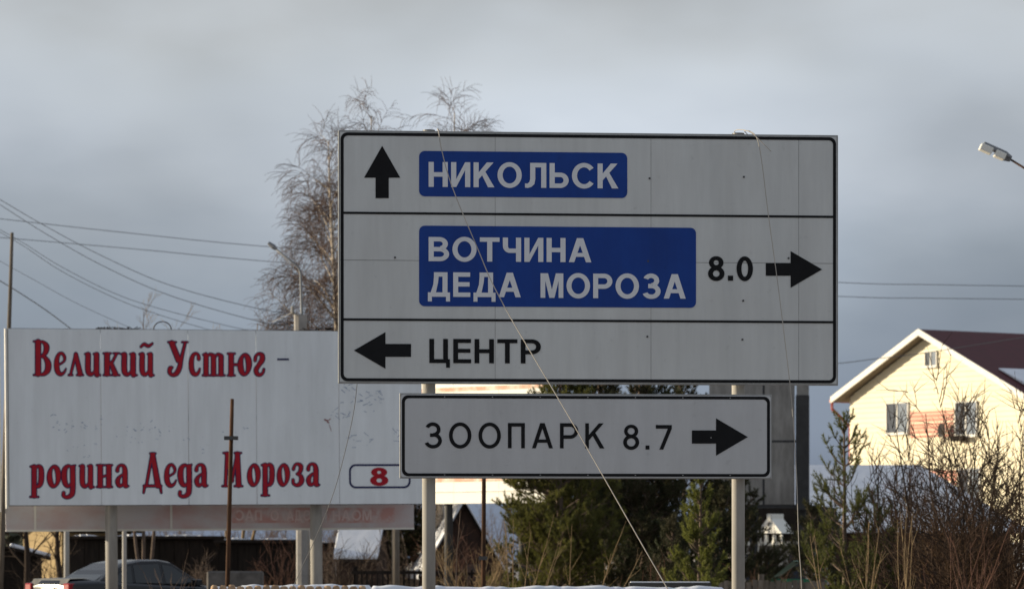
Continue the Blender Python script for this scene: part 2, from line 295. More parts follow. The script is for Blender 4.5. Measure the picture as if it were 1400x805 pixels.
# brush-lettered alphabet of the billboard: every stroke is (x, y, half width), 32 units x-height, 48 capitals
def oval(cx, cy, rx, ry, thick, thin, ph=20):
    return [(cx + rx * math.cos(t), cy + ry * math.sin(t), thin + (thick - thin) * abs(math.cos(t - R(ph))) ** 1.5) for t in [2 * math.pi * i / 24 for i in range(25)]]
def ser(x0, x1, y, r=1.25): return [(x0, y, r), (x1, y, r)]
I_ = [[(5, 29, 3.7), (5, 8, 3.7), (8, 2.5, 3), (12, 3.5, 2), (15, 8, 1.6)], [(17, 29, 3.6), (17, 4, 3.6), (19, 1.6, 2), (22, 1.2, 1.2)], [(0.8, 30, 1.2), (5, 31, 1.6)], [(13, 30, 1.2), (17, 31, 1.6)]]
GL = {
 'и': (22, I_), 'й': (22, I_ + [[(3, 40, 1.6), (8, 43.5, 2.2), (14, 41, 2.2), (20, 44.5, 1.4)]]),
 'е': (19, [[(6, 14.5, 1.4), (15, 19.5, 1.5), (16.6, 25, 2.2), (13, 30.5, 2.1), (8, 29.5, 2.4), (4.8, 23, 3.4), (4.2, 14, 3.9), (6, 6, 3.8), (10.5, 2.4, 2.7), (15.5, 4.5, 1.8), (18.5, 9.5, 1.1)]]),
 'л': (22, [[(3, 1.5, 1.7), (11, 30, 2.4)], [(11, 29, 3.2), (17.5, 3, 3.8)], ser(0, 6, 1.2), ser(12.5, 22, 1.2)]),
 'к': (21, [[(5, 29, 3.7), (5, 3, 3.7)], ser(.5, 10, 31), ser(.5, 10, 1.2), [(8, 15, 1.6), (12, 19, 1.7), (17.5, 30, 1.7)], ser(14, 21, 31), [(10.5, 18, 2.6), (16, 3, 3.7)], ser(12.5, 21.5, 1.2)]),
 'с': (18, [[(15.5, 24, 2.8), (14.5, 29, 2.2), (10.5, 31, 2.0), (6.5, 28, 2.8), (4.2, 21, 3.7), (4.2, 12, 3.9), (6.5, 5, 3.6), (11, 2.4, 2.6), (15, 5, 2.1), (17, 10, 1.4)]]),
 'т': (31, [[(5, 28, 3.5), (5, 3, 3.5)], [(15.5, 27, 3.5), (15.5, 3, 3.5)], [(26, 27, 3.5), (26, 3, 3.5)], [(1, 29.5, 1.3), (5, 31, 1.6)], [(6, 25, 1.4), (10, 30, 1.8), (15, 28, 3)], [(17, 25, 1.4), (21, 30, 1.8), (25.5, 28, 3)], ser(.5, 9.8, 1.2), ser(11, 20, 1.2), ser(21.3, 31, 1.2)]),
 'ю': (32, [[(5, 29, 3.6), (5, 3, 3.6)], ser(.5, 10, 31), ser(.5, 10, 1.2), ser(7, 18, 16, 1.7), oval(23.5, 16, 5.8, 13.4, 4.0, 1.9, 18)]),
 'о': (20, [oval(10, 16, 6.4, 13.4, 4.0, 2.0, 22)]),
 'г': (17, [[(3.2, 22, 2.2), (4.2, 27.5, 1.9), (8, 30.8, 1.9), (13, 28.8, 3.2), (13, 22.5, 3.6), (8.5, 15.5, 3.0), (4.6, 9, 3.2), (6, 3.6, 3.0), (10.5, 2.2, 2.3), (14.2, 5, 1.8), (15.5, 9.5, 1.8)]]),
 'р': (20, [[(6, 29, 3.7), (6, -10, 3.7)], ser(.5, 12, -11.8), [(1, 29.6, 1.3), (6, 31, 1.6)], [(7, 26, 1.6), (11.5, 30.4, 2.1), (15.5, 27, 3.4), (16.2, 16, 3.8), (14.8, 6, 3.4), (10.5, 2.2, 2.1), (7, 5, 1.5)]]),
 'д': (20, [[(15, 27, 1.7), (10.5, 30.4, 2.1), (5.5, 26, 3.4), (4.2, 16, 3.9), (6, 6, 3.4), (10, 2.3, 2.2), (14.5, 7, 1.6)], [(16, 28, 3.6), (16, -3, 3.6), (13.5, -10, 3.2), (8, -12.6, 2.5), (3.6, -10.5, 2.4), (3.6, -6.5, 2.4)], [(16, 29, 2.4), (19.4, 31, 1.1)]]),
 'н': (22, [[(5, 29, 3.7), (5, 3, 3.7)], [(17, 29, 3.7), (17, 3, 3.7)], ser(.5, 10, 31), ser(.5, 10, 1.2), ser(12, 21.5, 31), ser(12, 21.5, 1.2), [(6, 14.5, 1.6), (16, 17.5, 1.6)]]),
 'а': (20, [[(4, 23.5, 2.7), (5, 28, 2.1), (9, 30.8, 1.9), (13.4, 28.8, 2.8), (15, 22, 3.6), (15, 5, 3.6), (17.4, 1.8, 1.9), (20, 2.4, 1.1)], [(14, 19, 1.5), (8, 15.5, 2.0), (4.4, 9.5, 3.3), (6, 3.4, 2.9), (10, 3, 2), (14, 8, 1.6)]]),
 'з': (18, [[(3, 24, 2.2), (5, 29, 1.9), (9, 31, 1.9), (13.8, 27.5, 3.1), (12.6, 20.5, 2.6), (8, 17.3, 1.5)], [(8, 17.3, 1.5), (13, 15, 2.6), (15, 9, 3.6), (12.4, 3.8, 3.1), (7.5, 1.9, 2.2), (3, 4.4, 2.1), (2.4, 9, 2.1)]]),
 'В': (25, [[(6.5, 46, 4.1), (6.5, 3, 4.1)], ser(.5, 13, 47), ser(.5, 13, 1.2), [(8, 46.5, 1.5), (14, 45.8, 2.1), (18.4, 40, 3.8), (17, 32, 3.3), (12, 27.2, 1.8), (8, 26.5, 1.4)], [(10, 26.7, 1.4), (16, 25, 2.6), (20.6, 17, 4.1), (20, 8, 4), (15, 2.6, 2.6), (8, 1.5, 1.5)]]),
 'У': (27, [[(6, 45, 3.9), (15, 22, 3.9)], ser(1, 11.5, 46.4), [(24, 45, 1.9), (19.5, 26, 2.4), (16.5, 12, 3.3), (12.5, 4, 3.2), (7, 1.6, 2.4), (3, 5, 2.6), (3.6, 10.5, 2.9), (6.6, 12, 1.4)], ser(20, 27.5, 46.4)]),
 'Д': (26, [[(5, 2, 1.9), (12.6, 46, 2.1)], [(13.6, 45, 3.2), (20.5, 3, 4.0)], ser(2, 24.5, 2.2, 1.8), [(2.8, 2, 1.9), (1.4, -7, 1.4)], [(23.6, 2, 1.9), (25, -7, 1.4)], ser(10.4, 17, 46.5, 1.4)]),
 'М': (30, [[(6, 2, 2.2), (8, 45, 2.4)], [(8.4, 45, 3.4), (15, 9, 3)], [(15, 8, 1.9), (22.4, 45, 2.1)], [(22.8, 45, 3.6), (24.6, 3, 3.9)], ser(3, 12, 46.6), ser(19, 28, 46.6), ser(1.5, 10.5, 1.2), ser(18.8, 30, 1.2)]),
}
def dense(st, step=.35):
    P = np.array(st, float); out = []
    n = len(P)
    for i in range(n - 1):
        p0, p1, p2, p3 = P[max(i - 1, 0)], P[i], P[i + 1], P[min(i + 2, n - 1)]
        k = max(2, int(np.hypot(*(p2 - p1)[:2]) / step)); t = np.linspace(0, 1, k)[:, None]
        out.append(.5 * (2 * p1 + (p2 - p0) * t + (2 * p0 - 5 * p1 + 4 * p2 - p3) * t * t + (3 * p1 - p0 - 3 * p2 + p3) * t ** 3) if n > 2 else p1 + (p2 - p1) * t)
    return np.concatenate(out)
def glyph_field(ch, h=.5):
    w, strokes = GL[ch]
    xs = np.arange(-4, w + 5, h); ys = np.arange(-18, 53, h); gx, gy = np.meshgrid(xs, ys)
    d = np.full(gx.shape, 9.0)
    for st in strokes:
        for x, y, r in dense(st): d = np.minimum(d, np.hypot(gx - x, gy - y) - r)
    return xs, ys, d
def fill_field(xs, ys, d, iso):          # marching squares: the area where d < iso as flat polygons
    V = []; Fc = []; idx = {}
    def vert(x, y):
        k = (round(x, 4), round(y, 4))
        if k not in idx: idx[k] = len(V); V.append(k)
        return idx[k]
    s = d - iso; H = s.shape
    ins = s < 0
    for j in range(H[0] - 1):
        i = 0; row = ins[j]; row2 = ins[j + 1]
        while i < H[1] - 1:
            c = (row[i], row[i + 1], row2[i + 1], row2[i])
            if all(c):
                k = i
                while k + 1 < H[1] - 1 and row[k + 2] and row2[k + 2]: k += 1
                Fc.append([vert(xs[i], ys[j]), vert(xs[k + 1], ys[j]), vert(xs[k + 1], ys[j + 1]), vert(xs[i], ys[j + 1])]); i = k + 1; continue
            if any(c):
                cs = [(xs[i], ys[j], s[j, i]), (xs[i + 1], ys[j], s[j, i + 1]), (xs[i + 1], ys[j + 1], s[j + 1, i + 1]), (xs[i], ys[j + 1], s[j + 1, i])]
                poly = []
                for a in range(4):
                    p, q = cs[a], cs[(a + 1) % 4]
                    if p[2] < 0: poly.append(vert(p[0], p[1]))
                    if (p[2] < 0) != (q[2] < 0):
                        t = p[2] / (p[2] - q[2]); poly.append(vert(p[0] + (q[0] - p[0]) * t, p[1] + (q[1] - p[1]) * t))
                if len(poly) >= 3: Fc.append(poly)
            i += 1
    return V, Fc
GCACHE = {}
def brush_word(parent, root, letters, base_l, base_r, y):
    for ch, px, w in letters:
        if ch not in GCACHE:
            xs, ys, d = glyph_field(ch); GCACHE[ch] = (fill_field(xs, ys, d, .6), fill_field(xs, ys, d, -.62))
        gw = GL[ch][0]; par = parent
        base = base_l + (base_r - base_l) * (px - 40) / 390
        for k, (V, Fc) in enumerate(GCACHE[ch]):
            vs = []
            for gx, gy in V:
                X, Z = on_plane(root, px + gx / gw * w, base - gy, y - .003 * k); vs.append((X, y - .003 * k, Z))
            par = part(('letter', 'letter_fill')[k], MB().add(vs, Fc), M[('navy', 'red')[k]], par)

# ------------------------------------------------------------------ trees
def seg_mesh(name, segs, sides=4):
    a = np.array([s[0] for s in segs]); b = np.array([s[1] for s in segs]); r0 = np.array([s[2] for s in segs])[:, None, None]; r1 = np.array([s[3] for s in segs])[:, None, None]
    d = b - a; d /= np.linalg.norm(d, axis=1)[:, None] + 1e-9
    up = np.where(np.abs(d[:, 2:3]) < .9, np.array([[0, 0, 1.]]), np.array([[1., 0, 0]]))
    u = np.cross(d, up); u /= np.linalg.norm(u, axis=1)[:, None]; w = np.cross(d, u)
    t = np.arange(sides) * 2 * np.pi / sides
    ring = u[:, None] * np.cos(t)[None, :, None] + w[:, None] * np.sin(t)[None, :, None]
    V = np.concatenate([a[:, None] + ring * r0, b[:, None] + ring * r1], 1).reshape(-1, 3)
    n = len(a); base = (np.arange(n) * 2 * sides)[:, None, None]; k = np.arange(sides); k2 = (k + 1) % sides
    Fq = (base + np.stack([k, k2, k2 + sides, k + sides], 1)[None]).reshape(-1, 4)
    return raw_mesh(name, V, Fq)
def raw_mesh(name, V, Fa):
    me = bpy.data.meshes.new(name); k = Fa.shape[1]
    me.vertices.add(len(V)); me.vertices.foreach_set('co', V.astype(np.float32).ravel())
    me.loops.add(Fa.size); me.loops.foreach_set('vertex_index', Fa.astype(np.int32).ravel())
    me.polygons.add(len(Fa)); me.polygons.foreach_set('loop_start', (np.arange(len(Fa)) * k).astype(np.int32))
    me.update(calc_edges=True); me.validate(); return me
def rv(rng): 
    v = np.array([rng.gauss(0, 1) for _ in range(3)]); return v / (np.linalg.norm(v) + 1e-9)
def grow(segs, rng, p, d, L, r, lev, spec):
    S = spec[lev]; n = S['n']; step = L / n; p = np.array(p, float); d = np.array(d, float)
    pts = [p.copy()]; dirs = [d.copy()]
    for i in range(n):
        d = d + rv(rng) * S['wander'] + np.array([0, 0, S['grav'] * (i + 1) / n]); d /= np.linalg.norm(d)
        q = p + d * step
        f0 = i / n; f1 = (i + 1) / n
        rr = lambda f: r * (1 - f * S.get('taper', .8))
        segs.append((p.copy(), q.copy(), rr(f0), rr(f1), lev)); p = q; pts.append(p.copy()); dirs.append(d.copy())
    if lev + 1 < len(spec):
        T = spec[lev + 1]; cnt = max(1, int(S['kids'] * (0.7 + .6 * rng.random()) * (1 if lev == 0 else min(1.5, L / S['ref']))))
        for k in range(cnt):
            f = S['from'] + (1 - S['from']) * ((k + rng.random()) / cnt)
            i = min(n - 1, int(f * n)); fr = f * n - i
            b = pts[i] + (pts[i + 1] - pts[i]) * fr; dd = dirs[i + 1]
            side = np.cross(dd, rv(rng)); side /= np.linalg.norm(side) + 1e-9
            an = R(S['ang'] * (0.75 + .5 * rng.random()))
            nd = dd * math.cos(an) + side * math.sin(an); nd[2] += S.get('lift', 0); nd /= np.linalg.norm(nd)
            prof = S.get('prof'); lf = prof(f) if prof else (1.05 - .6 * f)
            grow(segs, rng, b, nd, S['ref2'] * lf * (.75 + .5 * rng.random()), max(S.get('rmin', .004), r * (1 - f * S.get('taper', .8)) * S['rk']), lev + 1, spec)
def bare_tree(name, label, cat, loc, spec, h, r, seed, mts, group=None, dirs=((0, 0, 1),), split=2):
    t = thing(name, label, cat, loc, 0, group); rng = random.Random(seed); segs = []
    for d in dirs:
        base = np.array([rng.uniform(-.06, .06) * (len(dirs) > 1), rng.uniform(-.06, .06) * (len(dirs) > 1), -.08])
        dd = np.array(d, float); k = np.linalg.norm(dd); grow(segs, rng, base, dd / k, h * k, r * k, 0, spec)
    big = [s for s in segs if s[4] < split]; small = [s for s in segs if s[4] >= split]
    link('trunk' if len(dirs) == 1 else 'stem', seg_mesh('trunk', big, 6), mts[0], t)
    if small: link('crown', seg_mesh('crown', small, 3), mts[1], t)
    return t
def pine(name, label, loc, h, spread, seed, mt, group=None, whorl=.3, bare=.03, nn=34, nl=.075, nw=.009, kids=7, droop=.0, pw=.75, elv=55):
    t = thing(name, label, 'pine tree', loc, 0, group); rng = random.Random(seed); nrg = np.random.default_rng(seed)
    segs = []; shoots = []
    p = np.array([0, 0, -.1]); tp = []
    n = 10
    for i in range(n):
        q = p + np.array([rng.uniform(-.02, .02) * h * .2, rng.uniform(-.02, .02) * h * .2, (h + .1) / n])
        segs.append((p, q, .02 * h * (1 - i / n) * .75 + .008, .02 * h * (1 - (i + 1) / n) * .75 + .008)); tp.append(q); p = q
    top = p
    def trunk(z): 
        i = min(n - 1, max(0, int((z + .1) / (h + .1) * n))); a, b = segs[i][0], segs[i][1]; f = (z - a[2]) / (b[2] - a[2]); return a + (b - a) * f
    shoots.append((trunk(h * .95), np.array([0, 0, 1.]), .05 * h + .12))
    def branch(b, d, L, r, lev):
        k = 5; p = b.copy(); pts = [p]
        for i in range(k):
            d = d + rv(rng) * .09 + np.array([0, 0, .10 - droop]); d /= np.linalg.norm(d)
            q = p + d * L / k; segs.append((p, q, r * (1 - i / k * .8), r * (1 - (i + 1) / k * .8))); p = q; pts.append(p)
        shoots.append((pts[-2], (pts[-1] - pts[-2]), np.linalg.norm(pts[-1] - pts[-2]) + .14))
        shoots.append((pts[-3], (pts[-2] - pts[-3]), np.linalg.norm(pts[-2] - pts[-3])))
        m = int(kids * L / .9) if lev == 0 else int(kids * .6 * L / .5)
        for j in range(max(2, m)):
            f = .22 + .76 * rng.random(); i = min(k - 1, int(f * k)); bb = pts[i] + (pts[i + 1] - pts[i]) * (f * k - i); dd = pts[i + 1] - pts[i]; dd /= np.linalg.norm(dd)
            s = np.cross(dd, rv(rng)); s /= np.linalg.norm(s) + 1e-9
            nd = dd * .65 + s * .75 + np.array([0, 0, .22]); nd /= np.linalg.norm(nd)
            l2 = L * (1 - f * .6) * .42 * (.6 + .6 * rng.random())
            if lev == 0 and l2 > .2: branch(bb, nd, l2, r * .45, 1)
            else:
                e = bb + nd * max(.1, l2); segs.append((bb, e, .006, .004)); shoots.append((bb, nd, max(.12, l2)))
    z = bare * h + .1
    while z < h * .97:
        f = z / h; R_ = spread * (1 - f) ** pw * (0.75 + .25 * min(1, f / .15)) + .05
        for k in range(rng.randint(4, 6)):
            an = rng.random() * 6.283; el = R(5 + elv * f + rng.uniform(-10, 10))
            branch(trunk(z + rng.uniform(-.04, .04)), np.array([math.cos(an) * math.cos(el), math.sin(an) * math.cos(el), math.sin(el)]), R_ * (.7 + .45 * rng.random()), .012 + .008 * (1 - f) * spread, 0)
        z += whorl * (1.15 - .4 * f)
    link('trunk', seg_mesh('trunk', segs, 4), M['bark'], t)
    A = np.array([s[0] for s in shoots]); Dv = np.array([s[1] / (np.linalg.norm(s[1]) + 1e-9) for s in shoots]); Ln = np.array([s[2] for s in shoots])
    cnt = np.maximum(8, (nn * Ln / .2).astype(int)); ix = np.repeat(np.arange(len(A)), cnt); m = len(ix)
    rad = nrg.normal(size=(m, 3)); rad -= Dv[ix] * np.sum(rad * Dv[ix], 1)[:, None]; rad /= np.linalg.norm(rad, axis=1)[:, None] + 1e-9
    base = A[ix] + Dv[ix] * (Ln[ix] * nrg.random(m))[:, None]
    nd = Dv[ix] * .72 + rad * (.45 + .4 * nrg.random(m))[:, None]; nd /= np.linalg.norm(nd, axis=1)[:, None]
    sd = np.cross(nd, nrg.normal(size=(m, 3))); sd /= np.linalg.norm(sd, axis=1)[:, None] + 1e-9
    l = nl * (.7 + .6 * nrg.random(m))[:, None]
    V = np.stack([base - sd * nw / 2, base + sd * nw / 2, base + nd * l], 1).reshape(-1, 3)
    link('crown', raw_mesh('crown', V, np.arange(m * 3).reshape(-1, 3)), mt, t)
    return t

# ------------------------------------------------------------------ buildings
def gable(name, label, cat, loc, rotz, w, d, wall_h, rise, wm, rm, over=.25, snow=None, group=None, slabs=.08, planks=None):
    """gable end faces local -y; ridge runs along local y"""
    t = thing(name, label, cat, loc, rotz, group); hw = w / 2
    part('wall', MB().prism([(-hw, -.3), (hw, -.3), (hw, wall_h), (0, wall_h + rise), (-hw, wall_h)], 0, d), wm, t)
    sl = math.atan2(rise, hw)
    for s in (-1, 1):
        e = hw + over; ze = wall_h - over * math.tan(sl)
        def slab(lo, hi, e0=0, e1=1, y0=-over, y1=d + over):
            xa, za = s * e * e0, wall_h + rise + (ze - wall_h - rise) * e0; xb, zb = s * e * e1, wall_h + rise + (ze - wall_h - rise) * e1
            return MB().prism([(xa, za + lo), (xb, zb + lo), (xb, zb + hi), (xa, za + hi)], y0, y1)
        rf = part('roof', slab(.01, slabs), rm, t)
        if snow is not None and snow[0 if s < 0 else 1]:
            e0, e1 = snow[0 if s < 0 else 1]
            sm = slab(slabs + .004, slabs + .11, e0, e1, -over + .02, d + over - .02); part('snow_layer', sm, M['snow'], rf, bevel=.04)
    return t
def window_at(t, x0, x1, z0, z1, y, parts=2, fm='trim', gm=('glass', 'curtain')):
    f = .05
    wf = part('window', MB().box(x0, x1, y - .05, y + .02, z1 - f, z1).box(x0, x1, y - .05, y + .02, z0, z0 + f).box(x0, x0 + f, y - .05, y + .02, z0 + f, z1 - f).box(x1 - f, x1, y - .05, y + .02, z0 + f, z1 - f), M[fm], t)
    for k in range(parts):
        a = x0 + f + (x1 - x0 - 2 * f) * k / parts; b = x0 + f + (x1 - x0 - 2 * f) * (k + 1) / parts
        if k: part('mullion', MB().box(a - .03, a + .03, y - .045, y + .01, z0 + f, z1 - f), M[fm], wf)
        part('pane', MB().box(a + .03 * (k > 0), b - .03 * (k < parts - 1), y - .012, y - .004, z0 + f, z1 - f), M[gm[k % len(gm)]], wf)
    return wf

# ================================================================== THE PLACE
# ---- ground
gv = []; gf = []
ys_ = [-60, -20, 0, 10, 20, 30, 40, 50, 60, 70, 80, 90, 100, 105, 110, 115, 120, 125, 130, 135, 140, 145, 150, 160, 180, 220, 300, 500, 900, 2500, 5000]
xs_ = [-3000, -800, -300, -120, -60] + list(range(-40, 41, 2)) + [60, 120, 300, 800, 3000]
for y in ys_:
    for x in xs_: gv.append((x, y, ground_z(x, y)))
nx = len(xs_)
for j in range(len(ys_) - 1):
    for i in range(nx - 1): gf.append((j * nx + i, j * nx + i + 1, (j + 1) * nx + i + 1, (j + 1) * nx + i))
g = link('ground', mesh_of('ground', MB().add(gv, gf)), M['ground']); g['kind'] = 'structure'; g['label'] = 'frozen brown ground with patches of snow'

# ---- far forest (one mass)
rng = random.Random(5); fm = MB()
for i in range(260):
    y = rng.uniform(420, 520); px = rng.choice((rng.uniform(-160, 60), rng.uniform(1085, 1180), rng.uniform(1380, 1560))); x = (px - CX) / F * y; h = rng.uniform(8, 14); w = h * rng.uniform(.13, .2)
    for k in range(11):
        z0 = h * (.1 + .08 * k); ww = w * (1 - .085 * k)
        for q in range(7):
            a = rng.random() * 6.283; l = ww * rng.uniform(.7, 1.2); ca, sa = math.cos(a), math.sin(a); b = .3 * ww
            fm.add([(x, y, z0 + h * .1), (x + ca * l - sa * b, y + sa * l + ca * b, z0 - l * .25), (x + ca * l * 1.15, y + sa * l * 1.15, z0 - l * .12), (x + ca * l + sa * b, y + sa * l - ca * b, z0 - l * .25)], [(0, 1, 2, 3)])
    fm.tube([(x, y, -.3), (x, y, h * .98)], [.14, .02], 5)
o = link('forest', mesh_of('forest', fm), M['forest']); o['kind'] = 'stuff'; o['label'] = 'far dark conifer forest along the horizon'; o['category'] = 'forest'

# ---- direction sign on two posts
Dm = 30.0; mid = at(803, 355, Dm)
sign = thing('road_sign', 'large white direction sign with blue place-name plates over a smaller sign on two posts', 'road sign', (mid.x, Dm, 0), R(5.1))
def P(px, py, y=0.0): return on_plane(sign, px, py, y)
x0, z1 = P(462.5, 178); x1, _ = P(1146, 185); _, z0 = P(462.5, 524)
def sx(px): return P(px, 355)[0]
def sz(px, py): return P(px, py)[1]
up = part('upper_board', MB().box(x0, x1, .004, .034, z0, z1), M['alu'], sign, bevel=.003, label='large white upper board framed in black with three direction rows')
cols = [x0 + .012, sx(677), sx(890), sx(1092), x1 - .012]; rows = [z0 + .012, sz(470, 355.5), z1 - .012]
for i in range(4):
    for j in range(2):
        part('panel', MB().box(cols[i] + .0018, cols[i + 1] - .0018, 0, .0035, rows[j] + .0026, rows[j + 1] - .0026), M['sheet'], up)
b0, b1 = .018, .043
part('border', MB().ring(rrect(x0 + b0, x1 - b0, z0 + b0, z1 - b0, .055), rrect(x0 + b1, x1 - b1, z0 + b1, z1 - b1, .035), -.003), M['black'], up)
for py in (291, 436.5):
    z = sz(466, py); part('divider', MB().box(x0 + b1 - .004, x1 - b1 + .004, -.0045, -.002, z - .009, z + .009), M['black'], up)
for (a, b, t, bt) in ((573, 857.5, 206.5, 268.5), (573, 951.5, 308.5, 418.5)):
    X0, Z1 = P(a, t); X1, _ = P(b, t); _, Z0 = P(a, bt)
    bp = part('blue_plate', MB().prism(rrect(X0, X1, Z0, Z1, .045), -.004, -.001), M['blue'], up)
def arrow(par, root, tip, base, half, shaft_end, shaft_half, vertical, y):
    pts = []
    (tx, ty) = tip
    if vertical: poly = [(tx, ty), (tx - half, base), (tx - shaft_half, base), (tx - shaft_half, shaft_end), (tx + shaft_half, shaft_end), (tx + shaft_half, base), (tx + half, base)]
    else: poly = [(tx, ty), (base, ty - half), (base, ty - shaft_half), (shaft_end, ty - shaft_half), (shaft_end, ty + shaft_half), (base, ty + shaft_half), (base, ty + half)]
    part('arrow', MB().prism([on_plane(root, a, b, y) for a, b in poly], y, y + .002), M['black'], par)
arrow(up, sign, (522.5, 199.5), 243, 24.7, 271, 9, True, -.004)
arrow(up, sign, (1124, 368.3), 1081, 25, 1047, 8.6, False, -.004)
arrow(up, sign, (484, 478.8), 527, 25, 562, 8.8, False, -.004)
lettering(up, sign, 'НИКОЛЬСК', 586, 845, 221.5, 255.5, -.0065, M['letter'])
lettering(up, sign, 'ВОТЧИНА', 586, 808.5, 324, 357, -.0065, M['letter'])
lettering(up, sign, 'ДЕДА', 585, 712, 372, 405.5, -.0065, M['letter'])
lettering(up, sign, 'МОРОЗА', 739, 937.5, 373.5, 407, -.0065, M['letter'])
lettering(up, sign, '8.0', 968, 1029.5, 350.5, 383.5, -.0045, M['black'], 7.2, 6.2, 5)
lettering(up, sign, 'ЦЕНТР', 587, 739.5, 463, 496, -.0045, M['black'], 6.4, 5.5, 4.5)
for px, py in ((888, 244), (1017, 242), (540, 352), (1016, 411), (885, 460), (1015, 464), (886, 357), (1078, 353)):
    X, Z = P(px, py); part('rivet', MB().tube([(X, .002, Z), (X, -.006, Z)], .0085, 8), M['bolt'], up)
for zz in (z0 + .25, (z0 + z1) / 2 + .1, z1 - .25):
    part('back_rail', MB().box(x0 + .1, x1 - .1, .036, .07, zz - .03, zz + .03), M['galv'], up)
# lower board
xa, za1 = P(546.5, 537); xb, _ = P(1055.5, 541); _, za0 = P(546.5, 653.5)
low = part('lower_board', MB().box(xa, xb, .004, .034, za0, za1), M['alu'], sign, bevel=.003, label='narrow white lower board with black frame, one word, distance and arrow')
part('panel', MB().prism(rrect(xa + .01, xb - .01, za0 + .01, za1 - .01, .02), 0, .0035), M['sheet2'], low)
part('border', MB().ring(rrect(xa + .017, xb - .017, za0 + .017, za1 - .017, .05), rrect(xa + .041, xb - .041, za0 + .041, za1 - .041, .034), -.002), M['black'], low)
lettering(low, sign, 'ЗООПАРК', 580, 826, 577.5, 612, -.0035, M['black'], 5.4, 4.8, 10.5)
lettering(low, sign, '8.7', 852, 918.5, 580.5, 614, -.0035, M['black'], 5.6, 5.0, 9.5)
arrow(low, sign, (1022.5, 597), 979, 25.5, 946, 9, False, -.0035)
for k in range(7):
    for zz in (za0 + .029, za1 - .029):
        X = xa + .36 + k * .385; part('rivet', MB().tube([(X, .002, zz), (X, -.005, zz)], .005, 6), M['alu'], low)
part('rivet', MB().tube([(P(972, 598)[0], .002, P(972, 598)[1]), (P(972, 598)[0], -.006, P(972, 598)[1])], .005, 6), M['alu'], low)
for zz in (za0 + .15, za1 - .15): part('back_rail', MB().box(xa + .1, xb - .1, .036, .07, zz - .025, zz + .025), M['galv'], low)
for px in (586.3, 1009.3):
    X, _ = P(px, 700, .13)
    po = part('post', MB().tube([(X, .13, -.3), (X, .13, z1 + .012)], .053, 24), M['galv'], sign, smoothf=False)
    part('post_cap', MB().tube([(X, .13, z1 + .012), (X, .13, z1 + .022)], .05, 16), M['bolt'], po)
    for zz in (z0 + .25, (z0 + z1) / 2 + .1, z1 - .25, za0 + .15, za1 - .15):
        part('clamp', MB().box(X - .075, X + .075, .071, .082, zz - .02, zz + .02), M['bolt'], po)
for o_ in sign.children:
    if o_.name.startswith('post'): o_.data.polygons.foreach_set('use_smooth', [len(p.vertices) == 4 for p in o_.data.polygons])

def cord(name, label, cat, pts, r, m, group=None, n=6, sub=5):
    Q = []
    pts = [Vector(p) for p in pts]
    for i in range(len(pts) - 1):
        p0, p1, p2, p3 = pts[max(i - 1, 0)], pts[i], pts[i + 1], pts[min(i + 2, len(pts) - 1)]
        for k in range(sub):
            t = k / sub
            Q.append(.5 * (2 * p1 + (p2 - p0) * t + (2 * p0 - 5 * p1 + 4 * p2 - p3) * t * t + (3 * p1 - p0 - 3 * p2 + p3) * t ** 3))
    Q.append(pts[-1]); mb = MB().tube(Q, r, n)
    off = Q[-1].copy(); o = link(name, mesh_of(name, mb, off, True), m); o.location = off
    return tag(o, label, cat, group)
Sd = 29.7
cord('cord', 'long pale cord tied to the sign top, slanting down across the boards to the right', 'cord',
     [at(603, 181, 29.96), at(598, 176.5, 29.9), at(600, 182, 29.8), at(604, 206, 29.78), at(618, 255, 29.75), at(651, 335, 29.65), at(688, 416, 29.55), at(790, 590, 29.3), at(912, 803, 29.0), at(1040, 1018, 28.7)], .0042, M['cord'])
cord('cord', 'thin cord hanging down the right side of the sign', 'cord',
     [at(1022, 184, 30.3), at(1018, 179, 30.1), at(1028, 181, 29.95), at(1036, 192, 29.9), at(1042, 225, 29.9), at(1050, 290, 29.9), at(1061, 370, 29.9), at(1070, 440, 29.85), at(1082, 545, 29.8), at(1089, 650, 29.8), at(1092, 740, 29.8), at(1096, 810, 29.8), at(1099, 1015, 29.8)], .0036, M['cord'])
cord('wire', 'short loose wire end looped over the right post top of the sign', 'wire',
     [at(1008, 184, 30.3), at(1004, 180, 30.1), at(1010, 177.5, 30.0), at(1021, 179, 29.92), at(1030, 184, 29.88), at(1041, 194, 29.88), at(1054, 207, 29.9)], .0032, M['cord'])
cord('wire', 'thin dark wire running from under the sign down across the billboard', 'wire',
     [at(489, 515, 30.3), at(484, 560, 31), at(471, 620, 32), at(452, 685, 33), at(420, 760, 34), at(330, 950, 36.4)], .003, M['cable'])

# ---- billboard
bbl = at(294, 690, 64.0)
bb = thing('billboard', 'long white billboard with ornate red lettering on two grey posts', 'billboard', (bbl.x, 64.0, 0), R(15), roll=R(-.45))
def PB(px, py, y=0.0): return on_plane(bb, px, py, y)
bx0, bz0 = PB(12.5, 690.5); bx1, _ = PB(578, 688); _, bz1 = PB(14, 449)
seams = [bx0] + [PB(p, 560)[0] for p in (138, 257.5, 350.5, 463.5)] + [bx1]
for i in range(5):
    part('panel', MB().box(seams[i] + .004, seams[i + 1] - .004, 0, .02, bz0, bz1), M['bb'], bb)
part('frame', MB().box(bx0, bx1, .022, .07, bz1 - .06, bz1 + .008).box(bx0, bx1, .022, .07, bz0 - .01, bz0 + .05).box(bx0, bx0 + .05, .022, .07, bz0 + .051, bz1 - .061).box(bx1 - .05, bx1, .022, .07, bz0 + .051, bz1 - .061)
     .box(bx0, bx1, .022, .07, (bz0 + bz1) / 2 - .04, (bz0 + bz1) / 2 + .04), M['darkframe'], bb)
